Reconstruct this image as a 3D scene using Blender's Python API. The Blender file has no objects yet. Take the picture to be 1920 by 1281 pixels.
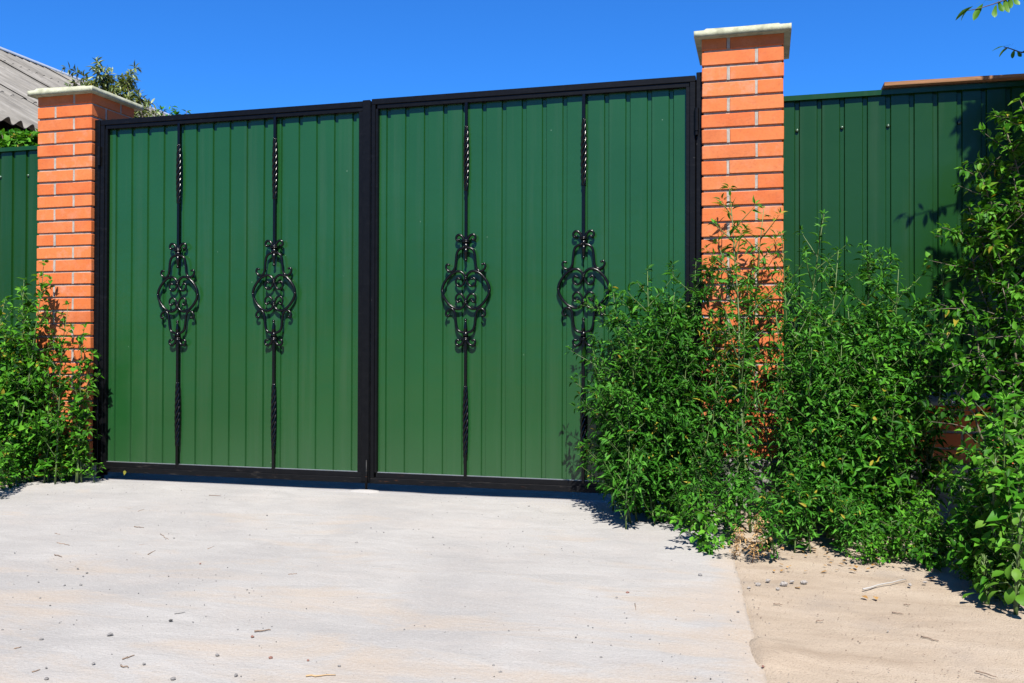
import bpy, bmesh, math, random
import numpy as np
from mathutils import Vector, Matrix

random.seed(7)
C = bpy.context.scene.collection
SC = bpy.context.scene

# ------------------------------------------------------------------ camera
# world: X along the gate (right), Y into the yard, Z up; pillar fronts lie on Y = 0
F, TH, PI_, RO, DIST, HC = 1744.456, 0.26481, 0.0095, 0.00293, 4.53855, 0.782
FW = Vector((-math.sin(TH) * math.cos(PI_), math.cos(TH) * math.cos(PI_), math.sin(PI_)))
R0 = Vector((math.cos(TH), math.sin(TH), 0))
U0 = R0.cross(FW)
RV = R0 * math.cos(RO) + U0 * math.sin(RO)
UV = U0 * math.cos(RO) - R0 * math.sin(RO)
CAM = Vector((0, -DIST, HC))
cd = bpy.data.cameras.new('camera')
cd.sensor_width = 36
cd.lens = F / 1920 * 36
cd.clip_start = 0.05
cd.clip_end = 2000
cam = bpy.data.objects.new('camera', cd)
C.objects.link(cam)
cam.matrix_world = Matrix(((RV.x, UV.x, -FW.x, CAM.x), (RV.y, UV.y, -FW.y, CAM.y),
                           (RV.z, UV.z, -FW.z, CAM.z), (0, 0, 0, 1)))
SC.camera = cam

# ------------------------------------------------------------------ sky, sun, exposure
SUN_EL, SUN_AZ = math.radians(52), math.radians(17)      # azimuth: to the right of the gate's normal
SV = Vector((math.sin(SUN_AZ) * math.cos(SUN_EL), -math.cos(SUN_AZ) * math.cos(SUN_EL), math.sin(SUN_EL)))
w = bpy.data.worlds.new('World')
SC.world = w
w.use_nodes = True
nt = w.node_tree
bg = nt.nodes['Background']
sky = nt.nodes.new('ShaderNodeTexSky')
sky.sky_type = 'NISHITA'
sky.sun_disc = False
sky.sun_elevation = SUN_EL
sky.sun_rotation = math.atan2(SV.x, SV.y)
sky.altitude = 600
sky.air_density = 1.0
sky.dust_density = 0.1
sky.ozone_density = 3.0
tint = nt.nodes.new('ShaderNodeMix')
tint.data_type = 'RGBA'
tint.blend_type = 'MULTIPLY'
tint.inputs[0].default_value = 1.0
nt.links.new(sky.outputs[0], tint.inputs[6])
tint.inputs[7].default_value = (0.205, 0.715, 1.40, 1)
nt.links.new(tint.outputs[2], bg.inputs[0])
bg.inputs[1].default_value = 0.052
sl = bpy.data.lights.new('sun', 'SUN')
sl.energy = 5.0
sl.angle = math.radians(0.53)
sl.color = (1.0, 0.955, 0.88)
so = bpy.data.objects.new('sun', sl)
C.objects.link(so)
so.location = (2, -8, 12)
so.rotation_euler = (-SV).to_track_quat('-Z', 'Y').to_euler()
SC.view_settings.view_transform = 'Standard'
SC.view_settings.look = 'None'
SC.view_settings.exposure = 1.45
SC.view_settings.gamma = 1.0
SC.view_settings.use_curve_mapping = False
SC.render.engine = 'CYCLES'
SC.cycles.max_bounces = 8
SC.cycles.transparent_max_bounces = 8


# ------------------------------------------------------------------ helpers
def ray(px, py):
    return FW + RV * ((px - 960) / F) - UV * ((py - 640.5) / F)


def onY(px, py, Y):
    d = ray(px, py)
    return CAM + d * ((Y - CAM.y) / d.y)


def onZ(px, py, Z=0.0):
    d = ray(px, py)
    return CAM + d * ((Z - CAM.z) / d.z)


def gz(x, y):
    """height of the concrete / trodden ground"""
    t = min(1.0, max(0.0, (y + 1.3) / 1.3))
    return 0.032 * t * t * (3 - 2 * t)


def tag(o, label=None, cat=None, group=None, kind=None):
    if label: o['label'] = label
    if cat: o['category'] = cat
    if group: o['group'] = group
    if kind: o['kind'] = kind
    return o


def empty(name, loc=(0, 0, 0), label=None, cat=None, group=None):
    o = bpy.data.objects.new(name, None)
    o.empty_display_size = 0.1
    o.location = loc
    C.objects.link(o)
    return tag(o, label, cat, group)


def link(name, me, parent=None, loc=None):
    o = bpy.data.objects.new(name, me)
    C.objects.link(o)
    if parent: o.parent = parent
    if loc is not None: o.location = loc
    return o


class MB:
    def __init__(s):
        s.v, s.f = [], []

    def add(s, vs, fs):
        n = len(s.v)
        s.v += [tuple(v) for v in vs]
        s.f += [tuple(n + i for i in f) for f in fs]

    def box(s, x0, x1, y0, y1, z0, z1):
        s.add([(x0, y0, z0), (x1, y0, z0), (x1, y1, z0), (x0, y1, z0), (x0, y0, z1), (x1, y0, z1), (x1, y1, z1), (x0, y1, z1)],
              [(0, 3, 2, 1), (4, 5, 6, 7), (0, 1, 5, 4), (1, 2, 6, 5), (2, 3, 7, 6), (3, 0, 4, 7)])

    def tube(s, pts, rad, n=6, flat=1.0, flat_axis=None, cap=True):
        pts = [Vector(p) for p in pts]
        if not isinstance(rad, (list, tuple)): rad = [rad] * len(pts)
        rings, ref = [], None
        for i, p in enumerate(pts):
            t = (pts[min(i + 1, len(pts) - 1)] - pts[max(i - 1, 0)])
            if t.length < 1e-9: t = Vector((0, 0, 1))
            t.normalize()
            if flat_axis is not None:
                b = Vector(flat_axis)
                a = t.cross(b).normalized()
            else:
                if ref is None: ref = Vector((1, 0, 0)) if abs(t.x) < 0.8 else Vector((0, 1, 0))
                a = (ref - t * ref.dot(t)).normalized()
                ref = a
                b = t.cross(a)
            rings.append([p + (a * math.cos(2 * math.pi * k / n + math.pi / n) + b * math.sin(2 * math.pi * k / n + math.pi / n) * flat) * rad[i] for k in range(n)])
        base = len(s.v)
        for r in rings: s.v += [tuple(q) for q in r]
        for i in range(len(pts) - 1):
            for k in range(n):
                k2 = (k + 1) % n
                s.f.append((base + i * n + k, base + i * n + k2, base + (i + 1) * n + k2, base + (i + 1) * n + k))
        if cap:
            s.f.append(tuple(base + k for k in range(n))[::-1])
            s.f.append(tuple(base + (len(pts) - 1) * n + k for k in range(n)))

    def ball(s, c, r, n=8, m=5, sq=(1, 1, 1)):
        vs, fs = [], []
        for i in range(m + 1):
            a = math.pi * i / m
            for k in range(n):
                b = 2 * math.pi * k / n
                vs.append((c[0] + r * sq[0] * math.sin(a) * math.cos(b), c[1] + r * sq[1] * math.sin(a) * math.sin(b), c[2] + r * sq[2] * math.cos(a)))
        for i in range(m):
            for k in range(n):
                fs.append((i * n + k, (i + 1) * n + k, (i + 1) * n + (k + 1) % n, i * n + (k + 1) % n))
        s.add(vs, fs)

    def mesh(s, name, mat, smooth=False, bevel=0.0, fixn=False):
        me = bpy.data.meshes.new(name)
        me.from_pydata(s.v, [], s.f)
        if bevel or fixn:
            bm = bmesh.new()
            bm.from_mesh(me)
            if fixn: bmesh.ops.recalc_face_normals(bm, faces=bm.faces)
            if bevel:
                bmesh.ops.bevel(bm, geom=bm.edges[:], offset=bevel, segments=1, affect='EDGES', profile=0.5)
            bm.to_mesh(me)
            bm.free()
        me.materials.append(mat)
        if smooth:
            me.polygons.foreach_set('use_smooth', [True] * len(me.polygons))
        me.update()
        return me

    def obj(s, name, mat, parent=None, **k):
        return link(name, s.mesh(name, mat, **k), parent)


def catmull(p, n=6):
    p = [np.array(q, float) for q in p]
    out = []
    for i in range(len(p) - 1):
        a, b, c, d = p[max(i - 1, 0)], p[i], p[i + 1], p[min(i + 2, len(p) - 1)]
        for j in range(n):
            t = j / n
            out.append(0.5 * ((2 * b) + (c - a) * t + (2 * a - 5 * b + 4 * c - d) * t * t + (3 * b - a - 3 * c + d) * t ** 3))
    out.append(p[-1])
    return out


# ------------------------------------------------------------------ materials
def new_mat(name):
    m = bpy.data.materials.new(name)
    m.use_nodes = True
    return m, m.node_tree, m.node_tree.nodes['Principled BSDF']


def N(nt, typ, **kw):
    n = nt.nodes.new('ShaderNode' + typ)
    for k, v in kw.items():
        if k.startswith('i_'):
            key = k[2:]
            n.inputs[int(key) if key.isdigit() else key].default_value = v
        else:
            setattr(n, k, v)
    return n


def coords(nt, scale=(1, 1, 1), rnd=True, world=False):
    tc = N(nt, 'TexCoord')
    src = tc.outputs['Object']
    if world:
        src = N(nt, 'NewGeometry').outputs['Position']
    mp = N(nt, 'Mapping')
    mp.inputs['Scale'].default_value = scale
    nt.links.new(src, mp.inputs[0])
    if rnd:
        oi = N(nt, 'ObjectInfo')
        ml = N(nt, 'Math', operation='MULTIPLY', i_1=37.0)
        nt.links.new(oi.outputs['Random'], ml.inputs[0])
        nt.links.new(ml.outputs[0], mp.inputs['Location'])
    return mp.outputs[0]


def noise(nt, co, scale, detail=4, rough=0.55, dist=0.0):
    n = N(nt, 'TexNoise')
    n.inputs['Scale'].default_value = scale
    n.inputs['Detail'].default_value = detail
    n.inputs['Roughness'].default_value = rough
    n.inputs['Distortion'].default_value = dist
    nt.links.new(co, n.inputs['Vector'])
    return n.outputs['Fac']


KA = 0.465       # overall reflectance level of the painted tones below


def ramp(nt, fac, stops, interp='LINEAR'):
    r = N(nt, 'ValToRGB')
    r.color_ramp.interpolation = interp
    while len(r.color_ramp.elements) < len(stops): r.color_ramp.elements.new(0.5)
    for e, (p, c) in zip(r.color_ramp.elements, stops):
        e.position = p
        e.color = (c, c, c, 1) if isinstance(c, (int, float)) else (*(x * KA for x in c), 1)
    nt.links.new(fac, r.inputs[0])
    return r.outputs[0]


def mix(nt, fac, a, b, blend='MIX'):
    m = N(nt, 'Mix', data_type='RGBA', blend_type=blend)
    for sock, v in ((0, fac), (6, a), (7, b)):
        if isinstance(v, (int, float)): m.inputs[sock].default_value = v
        elif isinstance(v, tuple): m.inputs[sock].default_value = (*v, 1) if blend == 'MULTIPLY' else (*(x * KA for x in v), 1)
        else: nt.links.new(v, m.inputs[sock])
    return m.outputs[2]


def bump(nt, bs, h, strength, dist=0.002):
    b = N(nt, 'Bump')
    b.inputs['Strength'].default_value = strength
    b.inputs['Distance'].default_value = dist
    nt.links.new(h, b.inputs['Height'])
    nt.links.new(b.outputs[0], bs.inputs['Normal'])
    return b


M = {}


def mat_brick():
    m, nt, bs = new_mat('orange_brick')
    co = coords(nt)
    oi = N(nt, 'ObjectInfo')
    base = ramp(nt, oi.outputs['Random'], [(0, (0.66, 0.128, 0.024)), (0.2, (0.76, 0.19, 0.040)), (0.4, (0.72, 0.160, 0.032)), (0.7, (0.80, 0.225, 0.056)), (0.9, (0.72, 0.20, 0.055)), (1, (0.64, 0.150, 0.036))])
    n1 = noise(nt, co, 9, 3)
    c = mix(nt, ramp(nt, n1, [(0.35, 0.0), (0.75, 0.55)]), base, (0.82, 0.25, 0.072))
    n2 = noise(nt, co, 14, 5, 0.65)
    bloom = ramp(nt, n2, [(0.50, 0.0), (0.70, 0.50)])
    # some bricks carry a pale lime bloom
    sel = ramp(nt, oi.outputs['Random'], [(0.45, 0.15), (0.58, 1.0), (0.74, 1.0), (0.82, 0.3)])
    bl = N(nt, 'Math', operation='MULTIPLY')
    nt.links.new(bloom, bl.inputs[0]); nt.links.new(sel, bl.inputs[1])
    c = mix(nt, bl.outputs[0], c, (0.82, 0.43, 0.33))
    n3 = noise(nt, co, 90, 3)
    c = mix(nt, ramp(nt, n3, [(0.3, 0.30), (0.5, 0.0)]), c, (0.40, 0.09, 0.03))
    nt.links.new(c, bs.inputs['Base Color'])
    bs.inputs['Roughness'].default_value = 0.75
    bs.inputs['Specular IOR Level'].default_value = 0.3
    bump(nt, bs, n3, 0.25, 0.002)
    return m


def mat_mortar():
    m, nt, bs = new_mat('grey_mortar')
    co = coords(nt, rnd=False)
    n1 = noise(nt, co, 40, 5)
    nt.links.new(ramp(nt, n1, [(0.3, (0.36, 0.325, 0.285)), (0.7, (0.56, 0.51, 0.45))]), bs.inputs['Base Color'])
    bs.inputs['Roughness'].default_value = 0.95
    bump(nt, bs, noise(nt, co, 150, 4), 0.6, 0.003)
    return m


def mat_cap():
    m, nt, bs = new_mat('pale_cast_concrete')
    co = coords(nt)
    n1 = noise(nt, co, 22, 5, 0.6)
    c = ramp(nt, n1, [(0.3, (0.30, 0.31, 0.21)), (0.5, (0.50, 0.52, 0.37)), (0.75, (0.64, 0.66, 0.50))])
    n2 = noise(nt, co, 160, 3)
    c = mix(nt, ramp(nt, n2, [(0.3, 0.4), (0.5, 0.0)]), c, (0.35, 0.34, 0.24))
    nt.links.new(c, bs.inputs['Base Color'])
    bs.inputs['Roughness'].default_value = 0.9
    bump(nt, bs, n2, 0.5, 0.003)
    return m


def mat_green(name='dark_green_sheet_paint', lo_=(0.0125, 0.080, 0.0185), hi_=(0.0155, 0.093, 0.0225), spec=0.42):
    m, nt, bs = new_mat(name)
    co = coords(nt, rnd=False, world=True)
    n1 = noise(nt, co, 1.6, 3)
    c = ramp(nt, n1, [(0.3, lo_), (0.7, hi_)])
    # little chips and dust specks
    v = N(nt, 'TexVoronoi', i_Scale=16.0)
    nt.links.new(co, v.inputs['Vector'])
    wn = N(nt, 'TexWhiteNoise')
    nt.links.new(v.outputs['Position'], wn.inputs['Vector'])
    r1 = ramp(nt, v.outputs['Distance'], [(0.0, 1.0), (0.035, 1.0), (0.05, 0.0)])
    r2 = ramp(nt, wn.outputs['Value'], [(0.90, 0.0), (0.92, 0.5), (1.0, 1.0)])
    ml = N(nt, 'Math', operation='MULTIPLY')
    nt.links.new(r1, ml.inputs[0]); nt.links.new(r2, ml.inputs[1])
    c = mix(nt, ml.outputs[0], c, (0.22, 0.33, 0.22))
    # rain-washed dust runs
    co2 = coords(nt, (14, 14, 0.5), rnd=False, world=True)
    n2 = noise(nt, co2, 1.0, 5, 0.65)
    c = mix(nt, ramp(nt, n2, [(0.52, 0.0), (0.8, 0.16)]), c, (0.12, 0.17, 0.11))
    # splashed dust near the ground
    sx = N(nt, 'SeparateXYZ')
    nt.links.new(co, sx.inputs[0])
    lo = ramp(nt, sx.outputs['Z'], [(0.10, 0.05), (0.40, 0.0)])
    c = mix(nt, lo, c, (0.30, 0.31, 0.24))
    nt.links.new(c, bs.inputs['Base Color'])
    bs.inputs['Roughness'].default_value = 0.24
    bs.inputs['Specular IOR Level'].default_value = spec
    b = bump(nt, bs, noise(nt, co, 4.0, 3), 0.20, 0.02)
    return m


def mat_black(name, rust):
    m, nt, bs = new_mat(name)
    co = coords(nt, rnd=False, world=True)
    n1 = noise(nt, co, 30, 5, 0.6)
    c = ramp(nt, n1, [(0.3, (0.003, 0.0032, 0.004)), (0.7, (0.006, 0.006, 0.007))])
    # brush streaks and chips
    n2 = noise(nt, coords(nt, (12, 40, 55), rnd=False, world=True), 1.0, 5, 0.7)
    c = mix(nt, ramp(nt, n2, [(0.58, 0.0), (0.80, 0.55 if rust else 0.20)]), c, (0.10, 0.085, 0.072) if rust else (0.05, 0.05, 0.055))
    n3 = noise(nt, coords(nt, (10, 30, 60), rnd=False, world=True), 1.0, 4, 0.7)
    if rust:
        c = mix(nt, ramp(nt, n3, [(0.64, 0.0), (0.74, 0.5)]), c, (0.13, 0.05, 0.022))
    n4 = noise(nt, co, 48, 4, 0.6)
    c = mix(nt, ramp(nt, n4, [(0.73, 0.0), (0.80, 0.55)]), c, (0.30, 0.28, 0.26))
    nt.links.new(c, bs.inputs['Base Color'])
    bs.inputs['Roughness'].default_value = 0.5 if rust else 0.36
    bs.inputs['Specular IOR Level'].default_value = 0.14
    bump(nt, bs, n2, 0.3, 0.002)
    return m


def mat_plain(name, col, rough=0.6, var=0.25, scale=30, bumps=0.3, metal=0.0, spec=0.5, stretch=(1, 1, 1), rnd=True):
    m, nt, bs = new_mat(name)
    co = coords(nt, stretch, rnd)
    n1 = noise(nt, co, scale, 5, 0.6)
    lo = tuple(x * (1 - var) for x in col)
    hi = tuple(min(1, x * (1 + var)) for x in col)
    nt.links.new(ramp(nt, n1, [(0.3, lo), (0.7, hi)]), bs.inputs['Base Color'])
    bs.inputs['Roughness'].default_value = rough
    bs.inputs['Metallic'].default_value = metal
    bs.inputs['Specular IOR Level'].default_value = spec
    if bumps: bump(nt, bs, n1, bumps, 0.003)
    return m


def mat_leaf(name, dark, mid, light, trans=0.34, gloss=0.008, rough=0.5, odd=(0.45, 0.38, 0.04)):
    m = bpy.data.materials.new(name)
    m.use_nodes = True
    nt = m.node_tree
    nt.nodes.clear()
    out = N(nt, 'OutputMaterial')
    at = N(nt, 'Attribute', attribute_name='tint')
    oi = N(nt, 'ObjectInfo')
    ad = N(nt, 'Math', operation='MULTIPLY_ADD', i_1=0.40, i_2=-0.20)
    nt.links.new(oi.outputs['Random'], ad.inputs[0])
    sm = N(nt, 'Math', operation='ADD')
    nt.links.new(at.outputs['Fac'], sm.inputs[0]); nt.links.new(ad.outputs[0], sm.inputs[1])
    col = ramp(nt, sm.outputs[0], [(0.05, dark), (0.45, mid), (0.85, light), (0.97, light), (0.985, odd)])
    df = N(nt, 'BsdfDiffuse'); tr = N(nt, 'BsdfTranslucent')
    nt.links.new(col, df.inputs[0])
    nt.links.new(mix(nt, 1.0, col, (1.25, 1.15, 0.5), 'MULTIPLY'), tr.inputs[0])
    mx = N(nt, 'MixShader', i_0=trans)
    nt.links.new(df.outputs[0], mx.inputs[1]); nt.links.new(tr.outputs[0], mx.inputs[2])
    gl = N(nt, 'BsdfGlossy')
    gl.inputs['Roughness'].default_value = rough
    gl.inputs['Color'].default_value = (0.55, 0.6, 0.55, 1)
    fr = N(nt, 'LayerWeight', i_Blend=0.25)
    fm = N(nt, 'Math', operation='MULTIPLY_ADD', i_1=0.10, i_2=gloss)
    nt.links.new(fr.outputs['Fresnel'], fm.inputs[0])
    m2 = N(nt, 'MixShader')
    nt.links.new(fm.outputs[0], m2.inputs[0])
    nt.links.new(mx.outputs[0], m2.inputs[1]); nt.links.new(gl.outputs[0], m2.inputs[2])
    nt.links.new(m2.outputs[0], out.inputs[0])
    return m


def mat_concrete():
    m, nt, bs = new_mat('dusty_concrete')
    co = coords(nt, rnd=False, world=True)
    # brushed, slightly wavy finish running along the gate, fading in and out
    cb = coords(nt, (4.5, 11, 3), rnd=False, world=True)
    n1 = noise(nt, cb, 1.0, 7, 0.62, 0.8)
    c = ramp(nt, n1, [(0.25, (0.430, 0.415, 0.395)), (0.5, (0.495, 0.475, 0.45)), (0.75, (0.545, 0.525, 0.50))])
    # soft blotches: damp-grey and rosy-buff
    n2 = noise(nt, co, 1.3, 6, 0.62, 0.4)
    c = mix(nt, ramp(nt, n2, [(0.42, 0.0), (0.64, 0.75)]), c, (0.40, 0.385, 0.37))
    n6 = noise(nt, coords(nt, (1.1, 1.8, 1), rnd=False, world=True), 2.1, 6, 0.66, 0.5)
    c = mix(nt, ramp(nt, n6, [(0.50, 0.0), (0.68, 0.5)]), c, (0.515, 0.47, 0.43))
    # thin films of blown sand, thicker towards the street and the sandy edge
    cs = coords(nt, (0.9, 2.2, 1), rnd=False, world=True)
    n3 = noise(nt, cs, 1.6, 7, 0.66, 0.6)
    sx = N(nt, 'SeparateXYZ')
    nt.links.new(co, sx.inputs[0])
    my = N(nt, 'Math', operation='MULTIPLY_ADD', i_1=-0.075, i_2=-0.14)
    nt.links.new(sx.outputs['Y'], my.inputs[0])
    ed = N(nt, 'Math', operation='MULTIPLY_ADD', i_1=0.094, i_2=0.20)
    nt.links.new(sx.outputs['Y'], ed.inputs[0])
    ed2 = N(nt, 'Math', operation='ADD')
    nt.links.new(ed.outputs[0], ed2.inputs[0]); nt.links.new(sx.outputs['X'], ed2.inputs[1])
    ea = N(nt, 'Math', operation='ADD', i_1=1.0)
    nt.links.new(ed2.outputs[0], ea.inputs[0])
    er = ramp(nt, ea.outputs[0], [(0.55, 0.0), (0.90, 0.06), (1.0, 0.26)])
    a1 = N(nt, 'Math', operation='ADD'); a2 = N(nt, 'Math', operation='ADD')
    nt.links.new(n3, a1.inputs[0]); nt.links.new(my.outputs[0], a1.inputs[1])
    nt.links.new(a1.outputs[0], a2.inputs[0]); nt.links.new(er, a2.inputs[1])
    c = mix(nt, ramp(nt, a2.outputs[0], [(0.50, 0.0), (0.60, 0.45), (0.78, 0.85)]), c, (0.545, 0.445, 0.345))
    # grain, pits and specks
    n4 = noise(nt, co, 240, 3, 0.6)
    c = mix(nt, ramp(nt, n4, [(0.32, 0.45), (0.46, 0.0)]), c, (0.27, 0.25, 0.235))
    n7 = noise(nt, co, 90, 4, 0.65)
    c = mix(nt, ramp(nt, n7, [(0.50, 0.0), (0.70, 0.30)]), c, (0.62, 0.605, 0.58))
    n5 = noise(nt, co, 34, 5, 0.65)
    c = mix(nt, ramp(nt, n5, [(0.62, 0.0), (0.72, 0.32)]), c, (0.33, 0.30, 0.28))
    # dirt gathered at the foot of the gate
    nt.links.new(c, bs.inputs['Base Color'])
    bs.inputs['Roughness'].default_value = 0.92
    bs.inputs['Specular IOR Level'].default_value = 0.2
    ad = N(nt, 'Math', operation='MULTIPLY_ADD', i_1=0.6)
    nt.links.new(n7, ad.inputs[0]); nt.links.new(n1, ad.inputs[2])
    bump(nt, bs, ad.outputs[0], 0.55, 0.008)
    return m


def mat_sand():
    m, nt, bs = new_mat('trodden_sand')
    co = coords(nt, rnd=False, world=True)
    n1 = noise(nt, coords(nt, (2.0, 6.0, 2), rnd=False, world=True), 1.0, 6, 0.65, 0.6)
    c = ramp(nt, n1, [(0.3, (0.44, 0.345, 0.255)), (0.5, (0.535, 0.435, 0.33)), (0.72, (0.61, 0.51, 0.40))])
    n2 = noise(nt, co, 2.6, 5, 0.6)
    c = mix(nt, ramp(nt, n2, [(0.55, 0.0), (0.72, 0.5)]), c, (0.36, 0.31, 0.27))
    n4 = noise(nt, co, 210, 3, 0.6)
    c = mix(nt, ramp(nt, n4, [(0.32, 0.5), (0.45, 0.0)]), c, (0.24, 0.18, 0.13))
    n5 = noise(nt, co, 45, 4, 0.6)
    c = mix(nt, ramp(nt, n5, [(0.64, 0.0), (0.72, 0.4)]), c, (0.27, 0.20, 0.15))
    nt.links.new(c, bs.inputs['Base Color'])
    bs.inputs['Roughness'].default_value = 0.95
    bs.inputs['Specular IOR Level'].default_value = 0.15
    ad = N(nt, 'Math', operation='MULTIPLY_ADD', i_1=0.5)
    nt.links.new(n5, ad.inputs[0]); nt.links.new(n4, ad.inputs[2])
    bump(nt, bs, ad.outputs[0], 0.6, 0.008)
    return m


def mat_slate():
    m, nt, bs = new_mat('weathered_fibre_cement')
    co = coords(nt)
    n1 = noise(nt, coords(nt, (0.5, 7, 1)), 1.6, 6, 0.65)
    c = ramp(nt, n1, [(0.3, (0.13, 0.12, 0.105)), (0.5, (0.24, 0.225, 0.20)), (0.72, (0.36, 0.34, 0.31))])
    n2 = noise(nt, co, 9, 5, 0.6)
    c = mix(nt, ramp(nt, n2, [(0.55, 0.0), (0.75, 0.5)]), c, (0.12, 0.115, 0.10))
    nt.links.new(c, bs.inputs['Base Color'])
    bs.inputs['Roughness'].default_value = 0.95
    return m


M['brick'] = mat_brick()
M['mortar'] = mat_mortar()
M['cap'] = mat_cap()
M['green'] = mat_green()
M['fence_green'] = mat_green('deep_green_fence_paint', (0.0095, 0.057, 0.0085), (0.012, 0.065, 0.0105), 0.30)
M['black'] = mat_black('black_gate_paint', False)
M['black_worn'] = mat_black('worn_black_gate_paint', True)
M['gloss_twist'] = mat_plain('polished_black_paint', (0.003, 0.003, 0.004), 0.22, 0.2, 60, 0, spec=0.26, rnd=False)
M['gloss'] = mat_plain('glossy_black_paint', (0.003, 0.003, 0.0036), 0.24, 0.2, 60, 0.25, spec=0.24, rnd=False)
M['concrete'] = mat_concrete()
M['sand'] = mat_sand()
M['base'] = mat_plain('rough_grey_base', (0.30, 0.29, 0.27), 0.95, 0.35, 12, 0.8)
M['zinc'] = mat_plain('galvanised_zinc', (0.62, 0.66, 0.70), 0.35, 0.12, 14, 0.1, metal=0.7)
M['steel'] = mat_plain('screw_steel', (0.10, 0.17, 0.12), 0.3, 0.2, 30, 0, metal=0.5)
M['slate'] = mat_slate()
M['ridge'] = mat_plain('pale_ridge_metal', (0.62, 0.68, 0.74), 0.4, 0.08, 6, 0.1, metal=0.3)
M['plank'] = mat_plain('weathered_board', (0.42, 0.20, 0.085), 0.85, 0.45, 5, 0.6, stretch=(0.8, 12, 14))
M['wall'] = mat_plain('house_plaster', (0.42, 0.40, 0.36), 0.9, 0.15, 4, 0.2)
M['glass'] = mat_plain('window_glass', (0.03, 0.035, 0.04), 0.08, 0.1, 3, 0)
M['frame'] = mat_plain('window_paint', (0.7, 0.7, 0.68), 0.5, 0.08, 8, 0)
M['stem'] = mat_plain('green_stem', (0.105, 0.18, 0.035), 0.6, 0.35, 8, 0)
M['wood_stem'] = mat_plain('woody_stem', (0.20, 0.165, 0.11), 0.8, 0.35, 20, 0.3)
M['bark'] = mat_plain('tree_bark', (0.12, 0.09, 0.065), 0.9, 0.4, 14, 0.8, stretch=(4, 4, 1))
M['weed'] = mat_leaf('weed_leaf', (0.019, 0.098, 0.007), (0.048, 0.225, 0.014), (0.135, 0.43, 0.045))
M['ovate'] = mat_leaf('nightshade_leaf', (0.028, 0.135, 0.007), (0.072, 0.295, 0.014), (0.185, 0.52, 0.04), 0.36)
M['shrub'] = mat_leaf('shrub_leaf', (0.024, 0.120, 0.006), (0.062, 0.260, 0.012), (0.160, 0.45, 0.035), 0.38)
M['broad'] = mat_leaf('broad_leaf', (0.05, 0.165, 0.012), (0.105, 0.295, 0.022), (0.20, 0.40, 0.05), 0.34)
M['tree'] = mat_leaf('tree_leaf', (0.028, 0.085, 0.012), (0.05, 0.135, 0.018), (0.11, 0.22, 0.04), 0.36)
M['peach'] = mat_leaf('fruit_tree_leaf', (0.10, 0.17, 0.03), (0.21, 0.29, 0.055), (0.45, 0.48, 0.16), 0.35, 0.08)
M['dry'] = mat_leaf('dry_leaf', (0.40, 0.20, 0.06), (0.62, 0.36, 0.13), (0.80, 0.52, 0.24), 0.25, 0.02, odd=(0.25, 0.10, 0.04))
M['dry_stem'] = mat_plain('dry_stem', (0.42, 0.25, 0.12), 0.9, 0.35, 10, 0)
M['yellow'] = mat_leaf('yellow_leaf', (0.42, 0.42, 0.05), (0.5, 0.48, 0.08), (0.6, 0.55, 0.15), 0.3)
M['stone_grey'] = mat_plain('grey_stone', (0.30, 0.285, 0.275), 0.85, 0.35, 30, 0.6)
M['stone_dark'] = mat_plain('dark_stone', (0.07, 0.068, 0.066), 0.85, 0.35, 30, 0.6)
M['stone_red'] = mat_plain('reddish_stone', (0.34, 0.16, 0.12), 0.85, 0.3, 30, 0.6)
M['stone_pale'] = mat_plain('pale_stone', (0.44, 0.40, 0.36), 0.9, 0.2, 30, 0.5)
M['twig'] = mat_plain('dry_twig', (0.30, 0.21, 0.15), 0.9, 0.35, 20, 0.2)
M['straw'] = mat_plain('straw', (0.60, 0.40, 0.20), 0.8, 0.2, 20, 0)
M['stick'] = mat_plain('bleached_stick', (0.52, 0.50, 0.47), 0.8, 0.15, 12, 0.3)


# ------------------------------------------------------------------ setting: ground and concrete apron
def np_mesh(name, v, faces, mat, smooth=True):
    """v (n,3); faces list of int arrays (m,k)"""
    me = bpy.data.meshes.new(name)
    me.vertices.add(len(v))
    me.vertices.foreach_set('co', np.asarray(v, np.float32).ravel())
    li = np.concatenate([f.ravel() for f in faces]).astype(np.int32)
    tot = np.concatenate([np.full(len(f), f.shape[1]) for f in faces]).astype(np.int32)
    st = np.concatenate([[0], np.cumsum(tot)[:-1]]).astype(np.int32)
    me.loops.add(len(li))
    me.loops.foreach_set('vertex_index', li)
    me.polygons.add(len(tot))
    me.polygons.foreach_set('loop_start', st)
    me.polygons.foreach_set('loop_total', tot)
    me.update(calc_edges=True)
    me.validate()
    me.materials.append(mat)
    if smooth: me.polygons.foreach_set('use_smooth', np.ones(len(tot), bool))
    return me


def vnoise(x, y, seed=0):
    """smooth value noise on arrays"""
    r = np.random.RandomState(seed).rand(97, 97)
    xi, yi = np.floor(x).astype(int), np.floor(y).astype(int)
    fx, fy = x - xi, y - yi
    fx, fy = fx * fx * (3 - 2 * fx), fy * fy * (3 - 2 * fy)
    g = lambda a, b: r[a % 97, b % 97]
    return (g(xi, yi) * (1 - fx) + g(xi + 1, yi) * fx) * (1 - fy) + (g(xi, yi + 1) * (1 - fx) + g(xi + 1, yi + 1) * fx) * fy


def gza(y):
    t = np.clip((y + 1.3) / 1.3, 0, 1)
    return 0.032 * t * t * (3 - 2 * t)


def grid(xs, ys, zf):
    X, Y = np.meshgrid(xs, ys)
    v = np.stack([X, Y, zf(X, Y)], -1).reshape(-1, 3)
    nx, ny = len(xs), len(ys)
    i = np.arange(nx * ny).reshape(ny, nx)
    f = np.stack([i[:-1, :-1], i[:-1, 1:], i[1:, 1:], i[1:, :-1]], -1).reshape(-1, 4)
    return v, f


def edge_x(y):
    return -0.20 - 0.094 * y


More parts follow.
